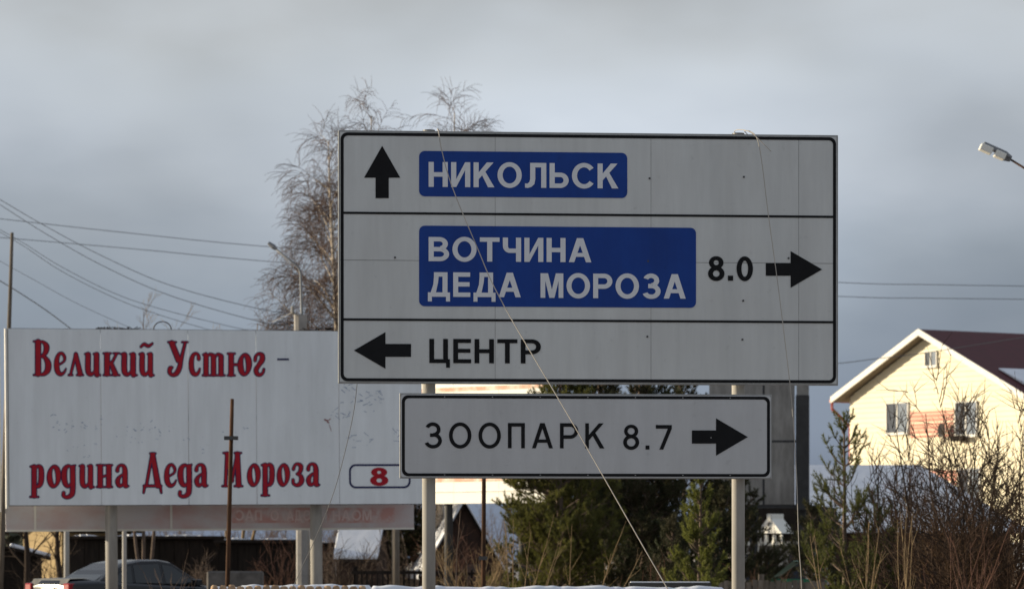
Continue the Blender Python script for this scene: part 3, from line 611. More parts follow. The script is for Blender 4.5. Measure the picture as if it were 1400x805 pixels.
part('side_trim', MB().box(bx0 - .05, bx0 - .012, -.02, .08, bz0 - .05, bz1), M['trim'], bb)
part('side_plate', MB().box(bx0 - .085, bx0 - .055, .6, 1.0, bz0 - .1, bz1 - .02), M['trim'], bb)
L1 = [('В', 45.7, 24.3), ('е', 73.7, 16.8), ('л', 93.7, 20), ('и', 115.5, 21.5), ('к', 141.2, 21.5), ('и', 165, 22), ('й', 189.8, 20.5), ('У', 229, 27), ('с', 258, 16), ('т', 276.8, 30.3), ('ю', 311, 32), ('г', 345.7, 16.5)]
L2 = [('р', 40.8, 19.5), ('о', 64.3, 19), ('д', 83.4, 20), ('и', 108, 20.5), ('н', 132, 21.8), ('а', 156.7, 19), ('Д', 195, 26.5), ('е', 224.2, 17), ('д', 242.5, 20), ('а', 264.8, 19), ('М', 302.5, 29), ('о', 338, 18), ('р', 357, 18.5), ('о', 378.7, 17.5), ('з', 398.4, 17), ('а', 417.7, 19)]
brush_word(bb, bb, L1, 513.5, 514.5, -.004)
brush_word(bb, bb, L2, 667.0, 664.5, -.004)
dx0, dz = PB(379, 491); dx1, _ = PB(395, 491)
part('dash', MB().box(dx0, dx1, -.006, -.003, dz - .016, dz + .016), M['navy'], bb)
# numbered frame
nx0, nz1 = PB(477, 634); nx1, nz0 = PB(561.5, 667)
part('number_frame', MB().ring(rrect(nx0, nx1, nz0, nz1, .12), rrect(nx0 + .034, nx1 - .034, nz0 + .034, nz1 - .034, .09), -.004), M['navy'], bb)
lettering(bb, bb, '8', 506, 531, 639, 663.5, -.005, M['red'], 8.4, 7)
# scuffs and scribbles on the board
rng = random.Random(3); sc_ = MB()
for (cx, cy, n_, sp) in ((80, 580, 14, 10), (120, 583, 10, 9), (185, 590, 16, 14), (215, 588, 10, 10), (110, 618, 8, 12), (470, 530, 8, 7), (468, 562, 12, 9), (500, 548, 16, 12), (520, 542, 8, 8), (490, 600, 10, 10), (320, 590, 6, 10), (545, 590, 10, 12), (270, 610, 6, 10)):
    for k in range(n_):
        X, Z = PB(cx + rng.gauss(0, sp), cy + rng.gauss(0, sp * .6)); a = rng.uniform(-.9, .9); l = rng.uniform(.004, .028) * (1.9 if cx > 450 else 1); w = rng.uniform(.003, .007); y = -.003 - .0002 * k
        dx, dz_ = math.cos(a) * l, math.sin(a) * l; qx, qz = -math.sin(a) * w, math.cos(a) * w
        sc_.add([(X - dx - qx, y, Z - dz_ - qz), (X + dx - qx, y, Z + dz_ - qz), (X + dx + qx, y, Z + dz_ + qz), (X - dx + qx, y, Z - dz_ + qz)], [(0, 1, 2, 3)])
part('scuff', sc_, M['scuff'], bb, kind='stuff', label='small blue grey scuffs and scribbles on the white paint')
fl = MB()
for (a, b, c, d, w) in ((443, 573, 448, 575, .013), (448, 575, 452, 572, .009), (447, 576, 450, 578, .01), (450, 580, 453, 589, .004)):
    A_ = PB(a, b); B_ = PB(c, d); v = Vector((B_[0] - A_[0], 0, B_[1] - A_[1])).normalized(); q = Vector((-v.z, 0, v.x)) * w; y = -.006 - .0003 * a / 440
    fl.add([(A_[0] - q.x, y, A_[1] - q.z), (B_[0] - q.x, y - .0003, B_[1] - q.z), (B_[0] + q.x, y - .0003, B_[1] + q.z), (A_[0] + q.x, y, A_[1] + q.z)], [(0, 1, 2, 3)])
part('painted_flower', fl, M['redmark'], bb)
# lower faded board behind
ry = .85
rx0, rz0 = on_plane(bb, 8, 726.5, ry); rx1, _ = on_plane(bb, 566, 726.5, ry)
M['faded'] = mat('faded_print', (.56, .54, .55), .7, col2=(.52, .34, .32), scale=1.1, lo=.42, hi=.72, stretch=(1, 1, 1.6), trans=.12)
M['palepink'] = mat('pale_print', (.62, .50, .48), .7)
M['fadedred'] = mat('faded_red_print', (.50, .28, .25), .7, col2=(.56, .52, .52), scale=5, lo=.42, hi=.68)
rear = part('rear_panel', MB().box(rx0, rx1, ry, ry + .03, rz0, bz1 - .5), M['faded'], bb, label='faded pinkish rear board whose print shows through mirrored')
part('rear_rail', MB().box(rx0, rx1, ry - .02, ry - .003, rz0, rz0 + .035), M['trim'], bb)
for px in (234, 48): 
    X = on_plane(bb, px, 710, ry)[0]; part('rear_seam', MB().box(X - .02, X + .02, ry - .012, ry - .003, rz0 + .036, bz0 + .3), M['trim'], bb)
for a, b in ((317, 427), (447, 540)):
    X0, Z1 = on_plane(bb, a, 694, ry - .003); X1, Z0 = on_plane(bb, b, 714, ry - .003); part('faded_band', MB().box(X0, X1, ry - .003, ry - .001, Z0, Z1), M['fadedred'], bb)
for body, a, b in (('ПАС', 322, 358), ('О', 370, 381), ('ОДА', 392, 425), ('МОАН', 455, 508)):
    lettering(bb, bb, body, a, b, 697, 711, ry - .004, M['palepink'], 6, 5.5, 5, mirror=True)
for px, w in ((152.5, .105), (432.5, .105)):
    X = on_plane(bb, px, 760, .45)[0]
    part('post', MB().tube([(X, .45, -.4), (X, .45, bz1 - .3)], w, 20), M['galv'], bb, smoothf=True)
    part('bracket', MB().box(X - .05, X + .05, .072, .848, bz0 + .3, bz0 + .4).box(X - .05, X + .05, .072, .848, bz1 - .5, bz1 - .4), M['darkframe'], bb)
# wire hoops and wisps along the top edge
for px in (222, 383):
    pts = [PB(px + 12 * math.cos(t), 450 - 10.5 * math.sin(t), .05) for t in [math.pi * i / 10 for i in range(11)]]
    part('lifting_eye', MB().tube([(a, .05, c) for a, c in pts], .012, 6), M['cable'], bb, smoothf=True)
rng = random.Random(8); bits = MB()
for k in range(60):
    px = 135 + rng.random() * 50 if k < 45 else 415 + rng.random() * 40
    X, Z = PB(px, 450, .03); bits.tube([(X, .03 + rng.uniform(-.01, .03), Z - .01), (X + rng.uniform(-.12, .12), .03, Z + rng.uniform(.0, .045))], .008, 4)
part('rag_fringe', bits, M['darktwig'], bb, kind='stuff')

# ---- billboard seen from behind (grey) and sunlit billboard
gq = at(1037, 690, 95.0)
gb = thing('billboard', 'grey billboard seen from behind with dark steel frame, right of the sign', 'billboard', (gq.x, 95, 0), R(-6))
def PG(px, py, y=0.0): return on_plane(gb, px, py, y)
cxs = [PG(p, 600)[0] for p in (968, 1013, 1044, 1088)]; ga, gz0 = PG(968, 691); _, gzm = PG(1060, 603); gz1 = PG(1060, 508)[1]
for i in range(3):
    for (a, b) in ((gz0, gzm), (gzm, gz1)):
        part('panel', MB().box(cxs[i] + .03, cxs[i + 1] - .03, 0, .05, a + .03, b - .03), M['greyboard'], gb)
part('frame', MB().box(cxs[0], cxs[3], .02, .3, gz0 - .06, gz0 + .03).box(cxs[0], cxs[3], .02, .3, gz1 - .03, gz1 + .05).box(cxs[0], cxs[3], .012, .12, gzm - .028, gzm + .028), M['darkframe'], gb)
for i in range(1, 3): part('frame_post', MB().box(cxs[i] - .028, cxs[i] + .028, .01, .12, gz0 + .031, gzm - .03).box(cxs[i] - .028, cxs[i] + .028, .01, .12, gzm + .03, gz1 - .031), M['darkframe'], gb)
ge = PG(1106, 600)[0]
part('side_box', MB().box(cxs[3] + .0, ge, -.1, .5, gz0 - .1, gz1 - .6), M['darkframe'], gb)  # side depth of the board, its shadow put into the dark colour
part('side_box', MB().box(cxs[3] + .02, ge - .01, -.04, .45, gz1 - .598, gz1), M['greyboard'], gb)
for px in (1030, 1096): 
    X = PG(px, 700)[0]; part('post', MB().box(X - .1, X + .1, .15, .35, -.4, gz0 - .1), M['darkframe'], gb)

q = at(650, 690, 84.0)
sb = thing('billboard', 'sunlit white billboard with pale red print, half hidden behind the sign and pine', 'billboard', (q.x, 84, 0), R(-42))
def PS(px, py, y=0.0): return on_plane(sb, px, py, y)
s0, szb = PS(560, 689); s1, _ = PS(745, 686); szt = PS(650, 505)[1]
for k in range(3):
    a = s0 + (s1 - s0) * k / 3; b = s0 + (s1 - s0) * (k + 1) / 3
    part('panel', MB().box(a + .003, b - .003, 0, .03, szb, szt), M['lampwhite'], sb)
rz_ = PS(650, 657)[1]
M['paleprint'] = mat('pale_red_print', (.72, .38, .26), .7, col2=(.78, .70, .58), scale=3, lo=.45, hi=.6)
for py, hh in ((531, .09), (654, .13)):
    zz = PS(650, py)[1]; part('print_band', MB().box(s0 + .05, s1 - .05, -.006, -.002, zz - hh / 2, zz + hh / 2), M['paleprint'], sb)
part('rail', MB().box(s0, s1, -.03, -.001, PS(650, 671)[1] - .01, PS(650, 671)[1] + .012), M['alu'], sb)
for f in (.25, .8):
    X = s0 + (s1 - s0) * f; part('post', MB().tube([(X, .2, -.4), (X, .2, szt - .2)], .1, 12), M['darkframe'], sb, smoothf=True)

# ---- iron poles, lamps, utility poles
def iron_pole(px_t, py_t, px_b, D, label, bar):
    t = at(px_t, py_t, D); b = at(px_b, 800, D); d = t - b; foot = b + d * ((-.3 - b.z) / d.z)
    o = thing('iron_pole', label, 'pole', (foot.x, foot.y, 0), 0, 'rusty iron poles')
    part('pole', MB().tube([foot, foot + (t - foot) * .35, foot + (t - foot) * .8, t], [.032, .031, .028, .024], 12), M['rust'], o, world=True, smoothf=True)
    k = at(bar[0], bar[1], D - .05); part('crossbar', MB().box(k.x - bar[2] / F * D, k.x + bar[2] / F * D, k.y - .03, k.y + .03, k.z - 2.6 / F * D, k.z + 2.6 / F * D), M['bolt'], o, world=True)
iron_pole(317.5, 545, 311, 50, 'rusty iron pole with short crossbar standing before the billboard', (316, 598.5, 9.5))
iron_pole(662, 560, 661, 50, 'rusty iron pole between the sign posts, in front of the pine', (660.5, 762.5, 6))

def wood_pole(name, label, pts, rs, D, m):
    P3 = [at(a, b, D) for a, b in pts]; foot = P3[-1] + (P3[-1] - P3[-2]) * ((-.4 - P3[-1].z) / (P3[-1].z - P3[-2].z))
    o = thing(name, label, 'pole', (foot.x, foot.y, 0)); part('pole', MB().tube(P3 + [foot], [r / F * D for r in rs] + [rs[-1] / F * D], 10), m, o, world=True, smoothf=True); return o
wood_pole('utility_pole', 'tall thin wooden pole left of the billboard, leaning right', [(16.5, 318), (14, 400), (10.5, 500), (6, 640)], (2.3, 2.6, 3.2, 3.8), 90, M['wood'])
# street lamp behind the billboard
Dl = 76
b = at(413, 770, Dl)
lp = thing('street_lamp', 'street lamp with bent arm on a concrete pole above the billboard', 'street lamp', (b.x, Dl, 0))
part('pole', MB().tube([(b.x, Dl, -.4), at(412.5, 700, Dl), at(408.5, 430, Dl)], [.12, .115, .1], 8), M['concrete'], lp, world=True)
part('arm', MB().tube([at(413, 448, Dl - .15), at(412.5, 425, Dl - .15), at(411, 374, Dl - .1), at(408.5, 366.5, Dl - .1), at(403, 361, Dl - .1), at(369, 334, Dl - .1)], [.027, .026, .024, .023, .022, .022], 8), M['lampgrey'], lp, world=True, smoothf=True)
part('lamp_head', MB().tube([at(378, 341, Dl - .1), at(374, 337.5, Dl - .1), at(367, 332, Dl - .1)], [.03, .055, .035], 8), M['lampgrey'], lp, world=True)
k = at(400, 427, Dl - .2); part('insulator', MB().tube([k, k + Vector((0, 0, .13))], [.04, .03], 8), M['concrete'], lp, world=True)
part('bracket', MB().tube([k, at(408, 432, Dl - .1)], .016, 6).tube([k, at(372, 440, Dl + 3)], .006, 6), M['concrete'], lp, world=True)
k = at(414, 440, Dl - .16); part('junction_box', MB().box(k.x - .08, k.x + .08, k.y - .05, k.y + .05, k.z - .16, k.z + .14), M['concrete'], lp, world=True)
# street lamp at the right edge
Dr = 60
b = at(1520, 765, Dr)
rl = thing('street_lamp', 'two-part white street lamp head on a thin rusty arm at the right edge', 'street lamp', (b.x, Dr, 0))
part('pole', MB().tube([(b.x, Dr, -.4), (b.x, Dr, at(0, 285, Dr).z)], [.11, .08], 12), M['concrete'], rl, world=True, smoothf=True)
part('arm', MB().tube([at(1520, 300, Dr), at(1505, 285, Dr), at(1420, 242, Dr), at(1378, 216, Dr)], .018, 8), M['rust'], rl, world=True, smoothf=True)
A_ = at(1340.5, 199, Dr); B_ = at(1381, 217, Dr); ax = (B_ - A_).normalized(); L_ = (B_ - A_).length
MM = Matrix.Translation(A_) @ Matrix((( ax.x, 0, -ax.z, 0), (0, 1, 0, 0), (ax.z, 0, ax.x, 0), (0, 0, 0, 1)))
part('casing', MB().add([MM @ Vector(p) for p in [(x, y, z) for x in (.03, L_ * .25, L_ * .8, L_) for (y, z) in ((-.1, -.0), (-.085, .075 if 0 < x < L_ * .9 else .04), (.085, .075 if 0 < x < L_ * .9 else .04), (.1, 0))]],
     [(i * 4 + j, i * 4 + (j + 1) % 4, (i + 1) * 4 + (j + 1) % 4, (i + 1) * 4 + j) for i in range(3) for j in range(4)] + [(0, 1, 2, 3), (15, 14, 13, 12)]), M['lampgrey'], rl, world=True, bevel=.015)
for (f0, f1) in ((.0, .40), (.50, .84)):
    part('lamp_module', MB().box(L_ * f0, L_ * f1, -.125, .1, -.075, .035, MM), M['lampwhite'], rl, world=True, bevel=.015)
part('end_collar', MB().tube([MM @ Vector((L_ * .84, 0, -.0)), MM @ Vector((L_ * 1.03, 0, -.0))], [.075, .05], 10), M['lampgrey'], rl, world=True)

# thin posts and dark trunk-like posts under the billboard
for px, D, r, m, top, lab in ((170, 70, .042, 'galv', 700, 'thin galvanised post beside the thicker billboard post, in front of the car'), (91, 82, .06, 'galv', 690, 'pale grey pipe post behind the car boot'),
                         (417, 82, .11, 'concrete', 600, 'grey concrete post in shade left of the right billboard post'), (541, 88, .09, 'wood', 690, 'square wooden post before the snowy cabin')):
    b = at(px, top, D); o = link('post', mesh_of('post', MB().tube([(0, 0, -.3), (0, 0, b.z)], r, 12), None, True), M[m]); o.location = (b.x, D, 0)
    tag(o, lab, 'post')

# ---- overhead lines
def line(label, pts, D, r=.011, group='overhead lines', D2=None):
    n = len(pts); D2 = D2 or D
    P3 = [at(px, py, D + (D2 - D) * i / (n - 1)) for i, (px, py) in enumerate(pts)]
    r *= .62
    P3 = [P3[0] + (P3[0] - P3[1]) * 2] + P3 + [P3[-1] + (P3[-1] - P3[-2]) * .6]
    cord('overhead_line', label, 'cable', P3, r, M['cable'], group, 4, 8)
line('overhead line running above all others behind the sign, from far left to far right', [(-20, 297), (180, 319), (370, 337.5), (760, 366), (1146, 386), (1270, 389), (1400, 391)], 130, .018)
line('overhead line just under the topmost one behind the sign, across the whole picture', [(-20, 323), (180, 340), (375, 358), (760, 386), (1146, 405), (1270, 407.5), (1400, 409)], 130, .018)
line('upper of two steep overhead lines descending from the left edge toward the street lamp', [(-20, 261), (60, 308), (140, 350), (230, 389), (345, 420), (420, 432)], 100, .014)
line('lower of two steep overhead lines descending from the left edge toward the street lamp', [(-20, 267), (60, 318), (140, 363), (230, 403), (345, 437), (420, 450)], 100, .014)
line('upper of a close pair of overhead lines dropping behind the billboard top', [(-20, 303), (30, 331), (90, 368), (180, 410), (310, 445), (380, 458)], 96, .011)
line('lower of a close pair of overhead lines dropping behind the billboard top', [(-20, 306), (30, 335), (90, 374), (180, 417), (280, 449), (350, 466)], 96, .011)
line('faint overhead line dropping to the billboard between the wire pair and the thick cable', [(-20, 346), (40, 379), (100, 412), (160, 440), (230, 470)], 96, .009)
line('thick dark cable dropping steeply behind the billboard corner at far left', [(-20, 372), (20, 396), (60, 422), (95, 448), (150, 490)], 92, .02)
line('cable sagging past the gable of the cream house to its roof', [(1080, 500), (1146, 496.5), (1200, 490), (1260, 483), (1330, 472), (1400, 461)], 140, .022)

# ---- car
def car():
    fw = Vector((math.sin(R(49)), math.cos(R(49)), 0)); rear = at(66, 765, 74.5); c = Vector((rear.x, rear.y, 0)) + fw * 2.15
    t = thing('car', 'dark sedan car seen from behind, parked below the billboard', 'car', (c.x, c.y, .05), math.atan2(fw.y, fw.x))
    st = [(-2.15, .78, .42, .92, .97), (-2.08, .82, .30, 1.02, 1.06), (-1.5, .85, .24, 1.04, 1.08), (-.6, .86, .22, .99, 1.01), (.6, .86, .22, .93, .95), (1.1, .85, .22, .92, .95), (1.6, .83, .24, .86, .91), (2.0, .78, .28, .74, .80), (2.15, .68, .36, .62, .66)]
    v = []
    for x, w, zl, zs, zt in st:
        v += [(x, -w * .9, zl), (x, -w, (zl + zs) / 2), (x, -w * .98, zs - .06), (x, -w * .88, zs), (x, -w * .4, zt), (x, w * .4, zt), (x, w * .88, zs), (x, w * .98, zs - .06), (x, w, (zl + zs) / 2), (x, w * .9, zl)]
    m = 10; f = [(i * m + j, i * m + (j + 1) % m, (i + 1) * m + (j + 1) % m, (i + 1) * m + j) for i in range(len(st) - 1) for j in range(m)] + [tuple(range(m)), tuple((len(st) - 1) * m + j for j in reversed(range(m)))]
    body = part('body', MB().add(v, f), M['carpaint'], t, smoothf=True, bevel=.02)
    prof = [(-1.42, 1.03), (-1.05, 1.22), (-.72, 1.36), (-.3, 1.425), (.15, 1.43), (.42, 1.385), (.8, 1.16), (1.18, .93)]
    def hw(z): return .76 - (z - .93) * .34
    v = []
    for x, z in prof: v += [(x, -hw(z), z), (x, -hw(z) * .82, z + (.03 if z > 1.2 else 0)), (x, hw(z) * .82, z + (.03 if z > 1.2 else 0)), (x, hw(z), z)]
    for x, z in prof: pass
    n = len(prof); f = [(i * 4 + j, i * 4 + j + 1, (i + 1) * 4 + j + 1, (i + 1) * 4 + j) for i in range(n - 1) for j in range(3)]
    f += [tuple(i * 4 for i in range(n)), tuple(i * 4 + 3 for i in reversed(range(n)))]
    part('cabin', MB().add(v, f), M['carpaint'], t, smoothf=False, bevel=.015)
    def quad(a, b, c, d, off): 
        a, b, c, d = map(Vector, (a, b, c, d)); nn = (b - a).cross(c - a).normalized() * off; return MB().add([a + nn, b + nn, c + nn, d + nn, a - nn, b - nn, c - nn, d - nn], [(0, 1, 2, 3), (7, 6, 5, 4), (0, 4, 5, 1), (1, 5, 6, 2), (2, 6, 7, 3), (3, 7, 4, 0)])
    part('rear_window', MB().add([(-1.40, -.58, 1.055), (-1.40, .58, 1.055), (-1.06, .5, 1.235), (-1.06, -.5, 1.235), (-.76, .46, 1.366), (-.76, -.46, 1.366)], [(0, 1, 2, 3), (3, 2, 4, 5)]), M['carglass'], t)
    part('windscreen', MB().add([(1.16, -.6, .955), (1.16, .6, .955), (.82, .53, 1.175), (.82, -.53, 1.175), (.47, .48, 1.39), (.47, -.48, 1.39)], [(0, 1, 2, 3), (3, 2, 4, 5)]), M['carglass'], t)
    for s in (-1, 1):
        def sp(x, z, o=.006): return (x, s * (hw(z) + o), z)
        part('side_window', MB().add([sp(-1.15, 1.0), sp(-.62, .99), sp(-.6, 1.33), sp(-.72, 1.31)], [(0, 1, 2, 3)]), M['carglass'], t)
        part('side_window', MB().add([sp(-.55, .99), sp(.12, .985), sp(.1, 1.37), sp(-.53, 1.35)], [(0, 1, 2, 3)]), M['carglass'], t)
        part('side_window', MB().add([sp(.2, .985), sp(.95, .97), sp(.42, 1.32), sp(.18, 1.36)], [(0, 1, 2, 3)]), M['carglass'], t)
        part('mirror', MB().box(.78, .95, s * .8, s * .98, .93, 1.06), M['carpaint'], t, bevel=.03)
        part('tail_light', MB().box(-2.19, -2.02, s * .56, s * .79, .82, .99), M['tail'], t, bevel=.03)
        part('headlight', MB().box(2.0, 2.12, s * .45, s * .72, .58, .72), M['carglass'], t, bevel=.03)
        part('handle', MB().box(-.5, -.32, s * .86, s * .885, .82, .85), M['carpale'], t)
        for x in (-1.3, 1.32):
            wh = part('wheel', MB().tube([(x, s * .66, .31), (x, s * .87, .31)], .31, 22), M['tyre'], t, smoothf=False, bevel=.03)
            part('rim', MB().tube([(x, s * .865, .31), (x, s * .878, .31)], .19, 16), M['alu'], wh)
    part('boot_lid', MB().add([(-2.15, -.62, .96), (-2.15, .62, .96), (-2.07, .64, 1.075), (-2.07, -.64, 1.075), (-1.5, .62, 1.092), (-1.5, -.62, 1.092)], [(0, 1, 2, 3), (3, 2, 4, 5)]), M['carpale'], t)
    part('bumper', MB().box(-2.24, -2.0, -.8, .8, .36, .58), M['carpale'], t, bevel=.05)
    part('number_plate', MB().box(-2.2, -2.175, -.26, .18, .80, .90), M['plate'], t)
car()

# ---- log palisade and snow-covered board stack at the bottom
pal = thing('log_palisade', 'low palisade of pale round log stakes with snow on top, below the billboard', 'fence', (at(395, 800, 45).x, 45, 0))
rng = random.Random(4); sm = {}
for k in range(18):
    px = 293 + k * 11.9; p = at(px, 799.5 + rng.uniform(-1, 1.5), 45)
    r = .055 * rng.uniform(.85, 1.05)
    part('stake', MB().tube([(p.x, 45, -.3), (p.x, 45, p.z - .05), (p.x, 45, p.z - .015), (p.x, 45, p.z)], [r, r, r * .8, r * .45], 10), M['log'], pal, world=True, smoothf=True)
sa = at(286, 802, 45.16); sb_ = at(510, 800.5, 45.16)
cap = MB(); n = 40
for i in range(n + 1):
    x = sa.x + (sb_.x - sa.x) * i / n; h = sa.z + .012 + .012 * math.sin(i * .5) * math.sin(i * .23 + 1) + .005 * math.sin(i * 1.3) + (-.06 if i in (0, n) else 0) - (.03 if i < 8 else 0)
    for (y, z) in ((45.07, h - .05), (45.1, h), (45.2, h + .015), (45.32, h), (45.34, h - .07)): cap.v.append((x, y, z))
cap.f = [(i * 5 + j, i * 5 + j + 1, (i + 1) * 5 + j + 1, (i + 1) * 5 + j) for i in range(n) for j in range(4)]
part('snow_cap', cap, M['snow'], pal, world=True, smoothf=True)
part('backing_rail', MB().box(sa.x, sb_.x, 45.08, 45.32, .1, sa.z - .06), M['wood'], pal, world=True)
wl = thing('low_wall', 'low rough wall with a thick cap of snow, between the sign posts', 'wall', (at(740, 800, 46).x, 46, 0))
a0 = at(505, 804.5, 46); a1 = at(992, 804.5, 46)
for k in range(13):
    xa_ = a0.x + (a1.x - a0.x) * k / 13; xb_ = a0.x + (a1.x - a0.x) * (k + 1) / 13
    part('block', MB().box(xa_ + .006, xb_ - .006, 45.85 + rng.uniform(0, .04), 46.25, -.2, a0.z - .05 + rng.uniform(-.02, .02)), M['log' if k % 4 else 'concrete'], wl, world=True, bevel=.02)
cap = MB(); n = 90
for i in range(n + 1):
    x = a0.x + (a1.x - a0.x) * i / n; h = a0.z + .03 + .014 * math.sin(i * .31) * math.sin(i * .17 + 1) + .006 * math.sin(i * 1.13 + math.sin(i * .4) * 2) - (.05 if i in (0, n) else 0)
    for (y, z) in ((45.8, a0.z - .05), (45.82, h - .03), (45.95, h), (46.15, h), (46.28, h - .08)): cap.v.append((x, y, z))
cap.f = [(i * 5 + j, i * 5 + j + 1, (i + 1) * 5 + j + 1, (i + 1) * 5 + j) for i in range(n) for j in range(4)]
part('snow_cap', cap, M['snow'], wl, world=True, smoothf=True)
o = thing('beam', 'dark beam lying on the snowy low wall', 'beam', at(915, 799, 46.6))
part('timber', MB().box(at(860, 0, 46.6).x, at(972, 0, 46.6).x, 46.5, 46.7, at(0, 803, 46.6).z - .1, at(0, 796, 46.6).z), M['darkframe'], o, world=True)  # plain dark strip beneath the thin snow layer
part('snow_layer', MB().box(at(862, 0, 46.6).x, at(970, 0, 46.6).x, 46.51, 46.69, at(0, 796, 46.6).z + .002, at(0, 794.3, 46.6).z), M['snow'], o, world=True)

# concrete block behind palisade
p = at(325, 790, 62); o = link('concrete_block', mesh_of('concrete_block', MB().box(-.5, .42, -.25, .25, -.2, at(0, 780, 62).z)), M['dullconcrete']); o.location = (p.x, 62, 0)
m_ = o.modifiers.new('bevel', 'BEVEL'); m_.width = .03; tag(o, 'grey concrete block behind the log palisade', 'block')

# ---- fences
rng = random.Random(9)
def fence(name, label, px0, px1, D, py_top, pitch, w, m, jit, rails, thick=.025):
    a = at(px0, py_top, D); b = at(px1, py_top, D); t = thing(name, label, 'fence', ((a.x + b.x) / 2, D, 0))
    x = a.x
    while x < b.x:
        part('board', MB().box(x, x + w * rng.uniform(.85, 1), D, D + thick, -.1, a.z + rng.uniform(-jit, jit)), M[m], t, world=True); x += pitch
    for z in rails: part('rail', MB().box(a.x - .1, b.x + .1, D + thick + .002, D + thick + .06, z - .04, z + .04), M[m], t, world=True)
    n = 1 + int((b.x - a.x) / 2.2)
    for i in range(n + 1):
        X = a.x + (b.x - a.x) * i / n; part('post', MB().box(X - .05, X + .05, D + thick + .062, D + thick + .16, -.3, a.z + .12), M[m], t, world=True)
    return t
fence('board_fence', 'weathered board fence at the foot of the right sign post', 958, 1125, 68, 793.5, .105, .1, 'wood', .025, (.4, .9))
fence('picket_fence', 'thin dark picket fence with a pale rail behind the left sign post', 486, 600, 92, 780, .13, .05, 'darkwood', .05, (.5, at(0, 782, 92).z))
fence('picket_fence', 'thin dark picket fence under the sunlit billboard', 603, 700, 94, 782, .15, .05, 'darkwood', .06, (.5, at(0, 784, 94).z))

# ---- buildings low left
def gpos(px, D): p = at(px, 765, D); return (p.x, D, ground_z(p.x, D))
t = gable('house', 'small sunlit yellow house seen through bare branches under the billboard', 'house', gpos(58, 116), R(-40), 1.75, 3, 2.5, .45, M['yellow'], M['darkwood'], snow=((0, 1), (0, 1)))
t = gable('shed', 'low dark shed with snow on its roof edge at the far left', 'shed', gpos(8, 100), R(8), 1.9, 3, 1.55, .25, M['darkwood'], M['darkwood'], snow=((.1, 1), (.1, 1)))
def garage(label, px0, px1, D, wall_h, dep, m, snowy):
    a = at(px0, 0, D).x; b = at(px1, 0, D).x; t = thing('shed', label, 'shed', ((a + b) / 2, D, 0))
    part('wall', MB().box(a, b, D, D + dep, -.2, wall_h), M[m], t, world=True)
    n = max(3, int((b - a) / .45))
    for i in range(n): part('plank', MB().box(a + (b - a) * i / n + .012, a + (b - a) * (i + 1) / n - .012, D - .03, D - .003, -.1, wall_h - .06 * rng.random()), M[m], t, world=True)
    def zr(y): return wall_h + .02 - (y + .25) * .3 / (dep + .25)
    rf = part('roof', MB().add([(a - .15, D - .25, zr(-.25)), (b + .15, D - .25, zr(-.25)), (b + .15, D + dep, zr(dep)), (a - .15, D + dep, zr(dep)), (a - .15, D - .25, zr(-.25) + .08), (b + .15, D - .25, zr(-.25) + .08), (b + .15, D + dep, zr(dep) + .08), (a - .15, D + dep, zr(dep) + .08)], [(0, 1, 2, 3), (7, 6, 5, 4), (0, 4, 5, 1), (1, 5, 6, 2), (2, 6, 7, 3), (3, 7, 4, 0)]), M['darkwood'], t, world=True)
    for (f0, f1) in snowy:
        X0 = a + (b - a) * f0; X1 = a + (b - a) * f1; n = 12; sp = MB()
        for i in range(n + 1):
            x = X0 + (X1 - X0) * i / n; w0 = -.24 + .1 * rng.random(); w1 = w0 + (.1 + .5 * math.sin(math.pi * i / n) * rng.random()); zz = lambda y: zr(y) + .083
            for y, h in ((w0, .0), (w0 + .01, .05 * math.sin(math.pi * i / n)), (w1, .05 * math.sin(math.pi * i / n)), (w1 + .02, 0)): sp.v.append((x, D + y, zz(y) + h))
        sp.f = [(i * 4 + j, i * 4 + j + 1, (i + 1) * 4 + j + 1, (i + 1) * 4 + j) for i in range(n) for j in range(3)]
        part('snow_patch', sp, M['snow'], rf, world=True)
garage('long dark shed behind the car with patchy snow on its roof', 95, 300, 112, 2.12, 3, 'darkwood', ((.02, .2), (.3, .5), (.62, .9)))
garage('dark shed behind the rusty pole with a snowy roof edge', 300, 402, 106, 1.98, 3, 'darkwood', ((.05, .4), (.5, .98)))
garage('small brown shed right of the concrete post with a line of snow', 408, 455, 118, 1.95, 2, 'brownwood', ((.2, .95),))
t = gable('cabin', 'old grey cabin with a snow-covered roof slope behind the picket fence', 'cabin', gpos(522, 107), R(82), 1.9, 1.15, 1.55, .95, M['brownwood'], M['darkwood'], over=.1, snow=((.0, 1), (0, 1)))
t = gable('cabin', 'dark brown steep-roofed cabin with snow on its left slope under the sunlit billboard', 'cabin', gpos(634, 110), R(9), 2.3, 4, 1.2, 1.95, M['brownwood'], M['darkwood'], over=.2, snow=((.0, 1), (0, 1)))
part('window', MB().box(.1, .6, -.04, -.003, .8, 1.4), M['darkframe'], t)

